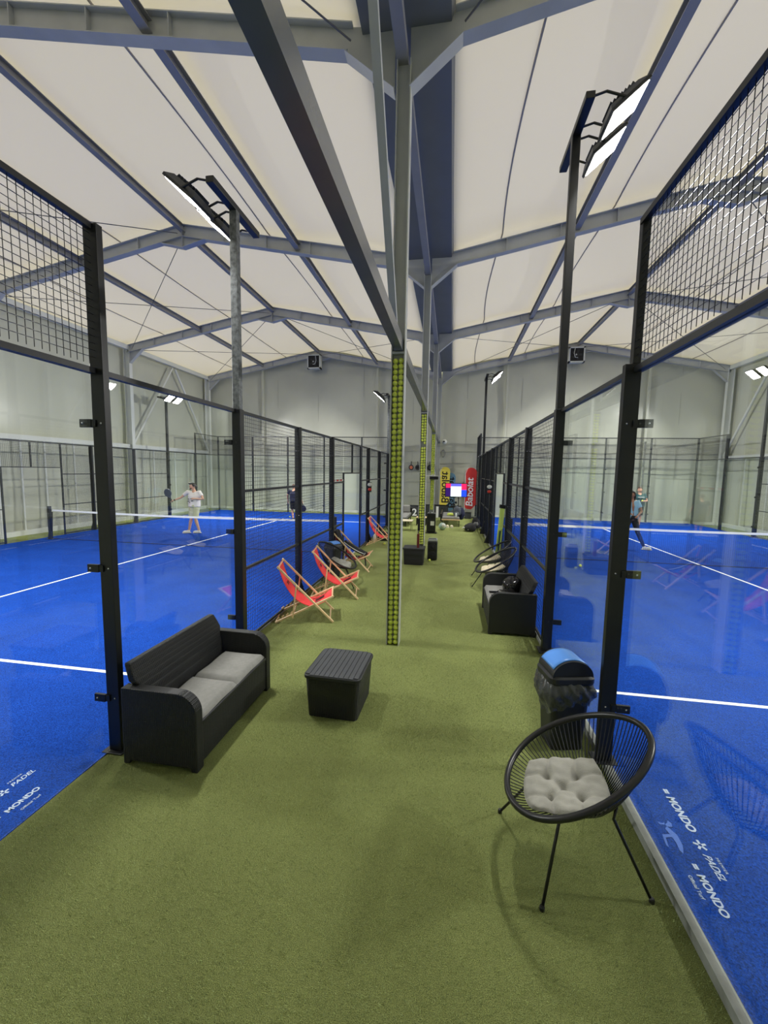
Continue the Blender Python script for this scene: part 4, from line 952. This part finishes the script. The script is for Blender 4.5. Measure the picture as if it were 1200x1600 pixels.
flag('pale blue feather flag standing behind the yellow one', -.02, 21.62, .46, .25, 2.25, M_FLAGB, M_INK, True)
# bags on the turf at the far fence
T = thing('duffel_bag', 'black duffel bag lying on the turf by the fence, farther along than the lime tube', 'bag', (.78, 16.2, 0)); blob('bag_body', (0, 0, .13), .24, (1.0, 1.1, .8), M_BLKC, T, 20, 12, .08, 6, True); blob('grey_print', (-.05, -.2, .10), .08, (1, .6, .6), M_CUSH, T, 12, 8, .1, 3); blob('white_tag', (-.25, -.1, .14), .055, (1, 1, .8), M_SHOE, T, 10, 6)
T = thing('rucksack', 'black rucksack with grey pocket slumped against the fence beside the duffel bag', 'bag', (1.02, 16.75, 0)); blob('bag_body', (0, 0, .22), .22, (.75, 1.1, 1.3), M_BLKC, T, 20, 12, .08, 7, True); blob('grey_pocket', (.0, -.2, .26), .11, (.9, .5, .8), M_CUSH, T, 12, 8, .1, 2)
# rackets hanging on the far wall
for x, z, mm, lab in ((-2.12, 2.50, M_ORANGE, 'padel racket with orange face hanging on the far wall, nearest to the court with the man in navy'), (-1.78, 2.50, M_BOX, 'dark padel racket with orange throat hanging on the far wall, second in the row'), (-1.47, 2.52, M_SHOE, 'white padel racket hanging on the far wall beside the second ball column'), (-1.15, 2.50, M_INK, 'black padel racket hanging on the far wall, last in the row by the third column')):
    T = thing('padel_racket', lab if len(lab.split()) <= 16 else 'padel racket with orange face hanging on the far wall, first in the row', 'racket', (x, 21.72, z), 0, 'rackets on the far wall')
    MB().prism([(.13 * math.cos(2 * pi * k / 24), .15 * math.sin(2 * pi * k / 24)) for k in range(24)], 'y', -.02, .02).build('racket_head', M_BOX if mm == M_ORANGE else mm, T)
    MB().prism([(.08 * math.cos(2 * pi * k / 16), .09 * math.sin(2 * pi * k / 16)) for k in range(16)], 'y', -.024, -.02).build('racket_face', mm if mm == M_ORANGE else (M_INK if mm != M_INK else M_BOX), T)
    MB().bar((0, 0, .13), (0, 0, .32), .032, .032, (0, 1, 0)).build('grip', M_INK, T)
# shelf, projector, wall camera, cable coil, wall fans
T = thing('wall_shelf', 'small white shelf with a black device fixed to the third ball column', 'shelf', (VX, 15.70, 2.12)); MB().box(-.30, .34, -.12, .08, 0, .03).build('shelf_board', M_SHOE, T); MB().box(-.10, .22, -.09, .06, -.12, -.005).build('black_device', M_INK, T, bevel=.01); MB().tube([(-.02, -.05, .03), (.0, -.05, .09), (.06, -.05, .04)], .012, 6).build('small_cable', M_SHOE, T)
T = thing('wall_camera', 'small round white security camera on the far wall above a cable coil', 'camera', (-.42, 21.3, 3.82)); blob('camera_dome', (0, 0, 0), .13, (1, 1, 1), M_SHOE, T, 16, 10); blob('camera_lens', (-.01, -.10, 0), .055, (1, .6, 1), M_INK, T, 12, 8); MB().box(-.05, .05, .05, .55, -.05, .05).build('camera_bracket', M_SHOE, T)
b = MB()
for k in range(3): b.tube([((.12 + .012 * k) * math.cos(2 * pi * j / 20) * .7, -.02 * k, (.20 - .015 * k) * math.sin(2 * pi * j / 20)) for j in range(20)], .012, 6, closed=True)
o = tag(b.build('cable_coil', M_CUSH), 'grey oval coil of cable hanging on the far wall below the camera', 'cable'); o.location = (-.47, 21.74, 3.25)
for x, lab, sg in ((-7.35, 'square white-framed fan heater at the gable ridge over the man in navy', 1), (5.68, 'square white-framed fan heater at the gable ridge beside the black mast', -1)):
    T = thing('fan_heater', lab, 'fan', (x, 21.45, 7.95), 0, 'fan heaters on the gable')
    b = MB(); w = .36
    b.box(-w, w, -.15, .15, w - .06, w); b.box(-w, w, -.15, .15, -w, -w + .06); b.box(-w, -w + .06, -.15, .15, -w, w); b.box(w - .06, w, -.15, .15, -w, w)
    b.build('fan_frame', M_PALE, T); MB().box(-w + .06, w - .06, -.12, .12, -w + .06, w - .06).build('fan_case', M_INK, T)
    for k in range(5):
        a = 2 * pi * k / 5; MB().bar((.05 * math.cos(a), -.135, .05 * math.sin(a)), (.24 * math.cos(a), -.13, .24 * math.sin(a)), .09, .006, (0, 1, 0)).build('blade', M_NAVY, T)
    MB().tube([(.10 * sg, -.17, .30), (.14 * sg, -.18, .05), (.08 * sg, -.18, -.14), (-.04 * sg, -.17, -.15)], .014, 6).build('feed_pipe', M_PALE, T); blob('hub', (-.03, -.14, .0), .04, (1, .5, 1), M_STEEL, T, 10, 6)

# ---------------------------------------------------------------- players
def fuse(name, b, mt, parent, vox=.014):
    o = b.build(name, mt, parent)
    r = o.modifiers.new('fuse', 'REMESH'); r.mode = 'VOXEL'; r.voxel_size = vox; r.use_smooth_shade = True
    s = o.modifiers.new('soft', 'SMOOTH'); s.factor = .5; s.iterations = 4
    return o
def hand(b, wr, d, up, curl=.5, thumb=1, sc=1.0):
    wr, d, up = Vector(wr), Vector(d).normalized(), Vector(up).normalized(); sd = d.cross(up).normalized()
    b.tube([wr, wr + d * .04, wr + d * .085], [.022, .030, .028], 8)
    for k, ln in enumerate((.062, .072, .068, .052)):
        o = wr + d * .08 + sd * ((k - 1.5) * .019); p = o + d * ln * .5 - up * ln * .15 * curl; q = p + d * ln * .5 * (1 - curl) - up * ln * .5 * (.3 + curl)
        b.tube([o, p, q], [.0095, .009, .008], 6)
    o = wr + d * .025 + sd * thumb * .024; b.tube([o, o + d * .03 + sd * thumb * .022, o + d * .055 + sd * thumb * .022 - up * .02], [.011, .010, .009], 6)
def person(lab, loc, rz, J, skin, hairm, shirt, short, shoe, hair, longtrousers=False, sc=1.0, sleeve=.55, belly=1.0, beard=False, extra=None):
    T = thing('person', lab, 'person', loc, rz, 'padel players'); T.scale = (sc, sc, sc)
    V = {k: Vector(v) for k, v in J.items()}
    b = MB(); nk, hd = V['neck'], V['head']; f = V['face'].normalized(); upv = (hd - nk).normalized(); sd = f.cross(upv).normalized()
    b.tube([V['pelvis'], (V['pelvis'] + V['chest']) / 2, V['chest'], nk - Vector((0, 0, .03))], [.125, .12, .135, .07], 12)
    b.tube([nk - upv * .05, nk, hd - upv * .06], [.062, .055, .052], 10)
    # head: cranium, jaw, nose, ears
    k0 = len(b.v); b.sphere((0, 0, 0), .098, 16, 12, (.80, .98, 1.12))
    for i in range(k0, len(b.v)): x, y, z = b.v[i]; z -= 0; b.v[i] = tuple(hd + sd * x + f * (y + (.012 if z < 0 else 0)) * (1 - .22 * max(0, -z / .1)) + upv * z)
    b.tube([hd + f * .055 - upv * .055, hd + f * .06 - upv * .085], [.045, .030], 8)
    b.tube([hd + f * .088 + upv * .012, hd + f * .108 - upv * .022], [.009, .015], 6)
    for s in (-1, 1): b.tube([hd + sd * s * .078 + upv * .012 - f * .005, hd + sd * s * .086 - upv * .03 - f * .005], [.014, .010], 6)
    for s in ('L', 'R'):
        b.tube([V['chest'] + Vector((0, 0, .04)), V['sh' + s]], [.07, .055], 8)
        b.tube([V['sh' + s], V['el' + s] * .5 + V['sh' + s] * .5, V['el' + s], V['el' + s] * .6 + V['wr' + s] * .4, V['wr' + s]], [.054, .046, .037, .036, .024], 10)
        d = V['wr' + s] - V['el' + s]; hand(b, V['wr' + s], d, V.get('hup' + s, Vector((0, 0, 1))), .8, 1 if s == 'L' else -1)
        b.tube([V['pelvis'], V['hip' + s]], [.11, .095], 10)
        b.tube([V['hip' + s], (V['hip' + s] + V['kn' + s]) / 2, V['kn' + s], V['kn' + s] * .68 + V['an' + s] * .32, V['an' + s]], [.088, .074, .054, .056, .036], 12)
        b.tube([V['an' + s], V['to' + s]], [.036, .028], 8)
    fuse('body', b, skin, T)
    # face features
    e = MB()
    for s in (-1, 1): e.sphere(tuple(hd + f * .090 + sd * s * .030 + upv * .015), .009, 8, 6)
    e.build('eyes', M_INK, T, smooth=True)
    MB().tube([hd + f * .098 - upv * .052 - sd * .022, hd + f * .104 - upv * .054, hd + f * .098 - upv * .052 + sd * .022], .005, 6).build('lips', mat('lips', (150, 84, 76), .6), T)
    # shirt
    b = MB(); W_ = .150 * belly
    hem = V['pelvis'] + Vector((0, 0, -.03))
    for o_ in (-.06, 0, .06):
        q = Vector((V['shR'] - V['shL'])).normalized() * o_
        b.tube([hem + q, (hem + V['chest']) / 2 + q, V['chest'] + q, nk - Vector((0, 0, .055)) + q * .5], [W_ * .96, W_ * .92, W_, .075], 14)
    for s in ('L', 'R'):
        b.tube([V['chest'] + Vector((0, 0, .06)), V['sh' + s], V['sh' + s] * (1 - sleeve) + V['el' + s] * sleeve], [.085, .078, .068], 10)
    fuse('shirt', b, shirt, T, .016)
    b = MB(); 
    b.tube([V['pelvis'] + Vector((0, 0, .06)), V['pelvis'] - Vector((0, 0, .04))], [.145, .15], 12)
    for s in ('L', 'R'):
        if longtrousers: b.tube([V['hip' + s], (V['hip' + s] + V['kn' + s]) / 2, V['kn' + s], V['kn' + s] * .6 + V['an' + s] * .4, V['an' + s] * .97 + V['kn' + s] * .03], [.10, .088, .064, .062, .044], 12)
        else: b.tube([V['hip' + s], V['hip' + s] * .12 + V['kn' + s] * .88], [.115, .098], 12)
    fuse('trousers' if longtrousers else 'shorts', b, short, T, .016)
    for s in ('L', 'R'):
        a, t = V['an' + s], V['to' + s]; d = (t - a); d.z = 0; d.normalize(); z = min(a.z, t.z) - .035; b = MB()
        hl = Vector((a.x, a.y, z + .045)) - d * .035; b.tube([hl, hl + d * .09, hl + d * .17, hl + d * .235 + Vector((0, 0, -.01))], [.042, .046, .042, .026], 10); b.tube([a + Vector((0, 0, .02)), hl + d * .05], [.044, .044], 10)
        o_ = fuse('shoe', b, shoe, T, .012)
        q = MB(); sn = Vector((-d.y, d.x, 0)) * .042; c0 = Vector((hl.x, hl.y, z)) - d * .028; c1 = c0 + d * .275
        q.bar(c0 + Vector((0, 0, .009)), c1 + Vector((0, 0, .009)), .072, .018); q.build('sole', M_SHOE if shoe is not M_SHOE else M_CREAM, T, bevel=.006)
    b = MB()
    b.sphere((0, 0, 0), .103, 16, 12, (.84, 1.0, 1.08)); keep = []
    for i, (x, y, z) in enumerate(b.v):
        keep.append(tuple(hd + sd * x + f * (y - .014) + upv * (z + .016)))
    hb = MB(); hb.v = keep
    src = b.f; ok = [not (y > .035 and z < .045) and z > -.055 for x, y, z in b.v]
    hb.f = [q for q in src if all(ok[i] for i in q)]
    hb.build('hair', hairm, T, smooth=True, solid=.012)
    if hair == 'bun': blob('ponytail', tuple(hd - f * .115 - upv * .03), .04, (1, 1, 1.2), hairm, T, 12, 8, .1, 2); blob('fringe', tuple(hd + f * .03 + upv * .10), .065, (1, 1, .5), hairm, T, 14, 8, .12, 4)
    if hair == 'long': MB().tube([hd - f * .09 + upv * .02, hd - f * .13 - upv * .09 , hd - f * .12 - upv * .22 + sd * .02, hd - f * .10 - upv * .36 + sd * .03], [.05, .045, .035, .012], 10).build('ponytail', hairm, T, smooth=True)
    if beard: b = MB(); b.tube([hd + f * .035 - upv * .045 + sd * .062, hd + f * .085 - upv * .080 + sd * .03, hd + f * .10 - upv * .088, hd + f * .085 - upv * .080 - sd * .03, hd + f * .035 - upv * .045 - sd * .062], [.016, .026, .028, .026, .016], 8); fuse('beard', b, hairm, T, .01)
    return T
def racket(lab, loc, hd_dir, mt, parent_rz=0):
    T = thing('racket_in_hand', lab, 'racket', loc); d = Vector(hd_dir).normalized(); n = Vector((0, 1, 0)) if abs(d.y) < .9 else Vector((1, 0, 0)); s = d.cross(n).normalized(); n = s.cross(d)
    def disk(b, c, ra, rb, t0, t1, k=24):
        vs = [tuple(c + d * ra * math.cos(2 * pi * j / k) + s * rb * math.sin(2 * pi * j / k) + n * t) for t in (t0, t1) for j in range(k)]
        b.add(vs, [tuple(range(k)), tuple(reversed(range(k, 2 * k)))] + [(j, j + k, (j + 1) % k + k, (j + 1) % k) for j in range(k)])
    b = MB(); disk(b, d * .30, .145, .13, -.019, .019); b.build('racket_head', mt, T, bevel=.005)
    b = MB()
    for i in (-1, 1): b.bar(d * .10, d * .18 + s * i * .05, .022, .03, n)
    b.build('throat', mt, T); MB().bar(-d * .05, d * .12, .032, .034, n).build('grip', M_INK, T, bevel=.006); return T
# the man in white: turned to his right, racket arm reaching out over the court
PX, PY = -8.83, 12.95
person('bearded man in white T-shirt and pale shorts holding a racket behind the net', (PX, PY, .007), 0.0,
       dict(pelvis=(.04, 0, .96), chest=(.05, 0, 1.30), neck=(.04, 0, 1.50), head=(.0, -.02, 1.64), face=(-.85, -.45, -.12), shL=(-.17, -.06, 1.43), shR=(.23, .04, 1.43),
            elL=(-.38, -.12, 1.24), wrL=(-.60, -.18, 1.15), elR=(.40, -.02, 1.20), wrR=(.17, -.16, 1.22), hupR=(0, -.6, .8), hipL=(-.04, 0, .90), hipR=(.11, 0, .90),
            knL=(-.07, -.04, .50), knR=(.09, -.03, .50), anL=(-.17, -.03, .085), anR=(.17, .05, .085), toL=(-.31, -.14, .04), toR=(.02, .0, .04)),
       M_SKIN, M_HAIRD, M_WHITE, M_TAN, M_SHOE, 'bun', beard=True)
o_ = bpy.data.objects['shirt']; b = MB()
for dx, z, w in ((-.09, 1.20, .06), (-.0, 1.21, .05), (-.10, 1.13, .08), (.02, 1.14, .09), (-.05, 1.08, .05)): b.add([(dx, -.168, z - .012), (dx + w, -.166, z - .008), (dx + w, -.166, z + .014), (dx, -.168, z + .01)], [(0, 1, 2, 3)])
b.build('shirt_print', M_INK, bpy.data.objects['person'], solid=.004)
MB().tube([(-.565, -.17, 1.165), (-.60, -.18, 1.15)], .032, 10).build('wristband', M_INK, bpy.data.objects['person'])
racket('dark racket held out by the bearded man in white', (PX - .675, PY - .205, 1.135), (-.30, -.02, .62), mat('slate_racket', (52, 60, 80), .5))
# the man in navy walking away behind the fence post
NX, NY = -7.02, 17.55
person('man in navy shirt and black shorts seen from behind, beside the second fence post', (NX, NY, .007), 0.0,
       dict(pelvis=(.02, 0, .94), chest=(.02, .02, 1.30), neck=(.02, .02, 1.49), head=(.02, .03, 1.63), face=(.1, 1, -.1), shL=(-.20, 0, 1.42), shR=(.24, 0, 1.42), elL=(-.30, -.02, 1.16), wrL=(-.27, .02, .93),
            elR=(.38, -.02, 1.17), wrR=(.45, .02, .93), hipL=(-.06, 0, .9), hipR=(.11, 0, .9), knL=(-.05, .02, .49), knR=(.13, .04, .49), anL=(.0, -.02, .085), anR=(.14, .04, .085), toL=(.0, .13, .04), toR=(.16, .19, .04)),
       M_SKIN, M_HAIRB, M_NAVYC, M_BLKC, M_INK, 'short', sc=.92)
racket('dark racket hanging down from the hand of the man in navy', (NX + .425, NY + .02, .83), (.10, .0, -.6), M_NAVYC)
# woman stretching a leg behind the tall post, man in teal behind her
QX, QY = 5.34, 13.30
person('woman in light blue top and black leggings, long dark ponytail, partly behind a fence post', (QX, QY, RZ + .007), 0.0,
       dict(pelvis=(.05, 0, .97), chest=(.0, -.02, 1.32), neck=(.0, -.03, 1.51), head=(-.02, -.05, 1.65), face=(-.75, -.6, -.1), shL=(-.17, -.02, 1.43), shR=(.18, -.02, 1.43), elL=(-.30, -.10, 1.18), wrL=(-.16, -.28, 1.12),
            elR=(.28, -.06, 1.15), wrR=(.10, -.24, 1.04), hupR=(0, -.7, .7), hipL=(-.03, 0, .92), hipR=(.12, 0, .92), knL=(-.18, -.10, .52), knR=(.24, .0, .52), anL=(-.30, .02, .09), anR=(.45, .02, .09), toL=(-.42, -.10, .04), toR=(.60, -.02, .04)),
       M_SKIN2, M_HAIRD, M_LBLUE, M_BLKC, M_SHOE, 'long', longtrousers=True, belly=.86)
KX, KY = 7.90, 19.0
person('man in dark teal shirt and black shorts holding a ball behind the woman', (KX, KY, RZ + .007), 0.0,
       dict(pelvis=(.04, 0, .94), chest=(.04, 0, 1.28), neck=(.03, -.01, 1.48), head=(.02, -.02, 1.62), face=(-.25, -1, -.15), shL=(-.17, 0, 1.41), shR=(.24, 0, 1.41), elL=(-.22, -.10, 1.16), wrL=(-.16, -.32, 1.17),
            elR=(.30, -.08, 1.15), wrR=(.06, -.30, 1.16), hupR=(0, -.5, .8), hipL=(-.04, 0, .9), hipR=(.12, 0, .9), knL=(.0, -.03, .49), knR=(.10, -.03, .49), anL=(-.02, .03, .085), anR=(.08, .0, .085), toL=(-.12, -.10, .04), toR=(-.02, -.14, .04)),
       M_SKIN, M_HAIRB, M_TEAL, M_BLKC, M_NAVYC, 'short', belly=1.12)
MB().box(-.10, .15, -.185, -.175, 1.30, 1.325).build('shirt_stripe', M_SHOE, bpy.data.objects['person.003'])
ball((KX - .03, KY - .44, 1.24), 'tennis ball held by the man in the dark teal shirt', 'loose tennis balls')

# ---------------------------------------------------------------- turf pile near the viewer
import numpy as np
rng = np.random.default_rng(3)
def pile(sets):
    Vs = []
    for n, x0, x1, y0, y1, h, wd, e in sets:
        u = rng.random(n); y = y0 + (y1 - y0) * (1 - (1 - u) ** e); x = x0 + (x1 - x0) * rng.random(n)
        a = rng.random(n) * 2 * np.pi; tl = rng.random(n) * 2 * np.pi; hh = h * (.6 + .6 * rng.random(n)); lean = hh * (.4 + .8 * rng.random(n))
        ws = wd * (.7 + .6 * rng.random(n))
        p0 = np.stack([x - np.cos(a) * ws, y - np.sin(a) * ws, np.zeros(n)], 1); p1 = np.stack([x + np.cos(a) * ws, y + np.sin(a) * ws, np.zeros(n)], 1)
        p2 = np.stack([x + np.cos(tl) * lean, y + np.sin(tl) * lean, hh], 1)
        Vs.append(np.stack([p0, p1, p2], 1).reshape(-1, 3))
    V_ = np.concatenate(Vs).astype(np.float32); n = len(V_) // 3
    me = bpy.data.meshes.new('turf_pile'); me.vertices.add(3 * n); me.vertices.foreach_set('co', V_.ravel()); me.loops.add(3 * n); me.loops.foreach_set('vertex_index', np.arange(3 * n, dtype=np.int32))
    me.polygons.add(n); me.polygons.foreach_set('loop_start', np.arange(0, 3 * n, 3, dtype=np.int32)); me.update(calc_edges=True); me.validate()
    me.materials.append(M_BLADE); o = bpy.data.objects.new('turf_pile', me); S.collection.objects.link(o); return o
xa, xb = LX - .02, RX - .01
o = pile([(360000, xa, xb, .9, 8.0, .011, .0010, .75), (160000, xa, xb, 3.0, 20.0, .010, .0016, .6)])
o['kind'] = 'stuff'; o['label'] = 'short green artificial turf pile covering the lounge strip between the courts'; o['category'] = 'turf'
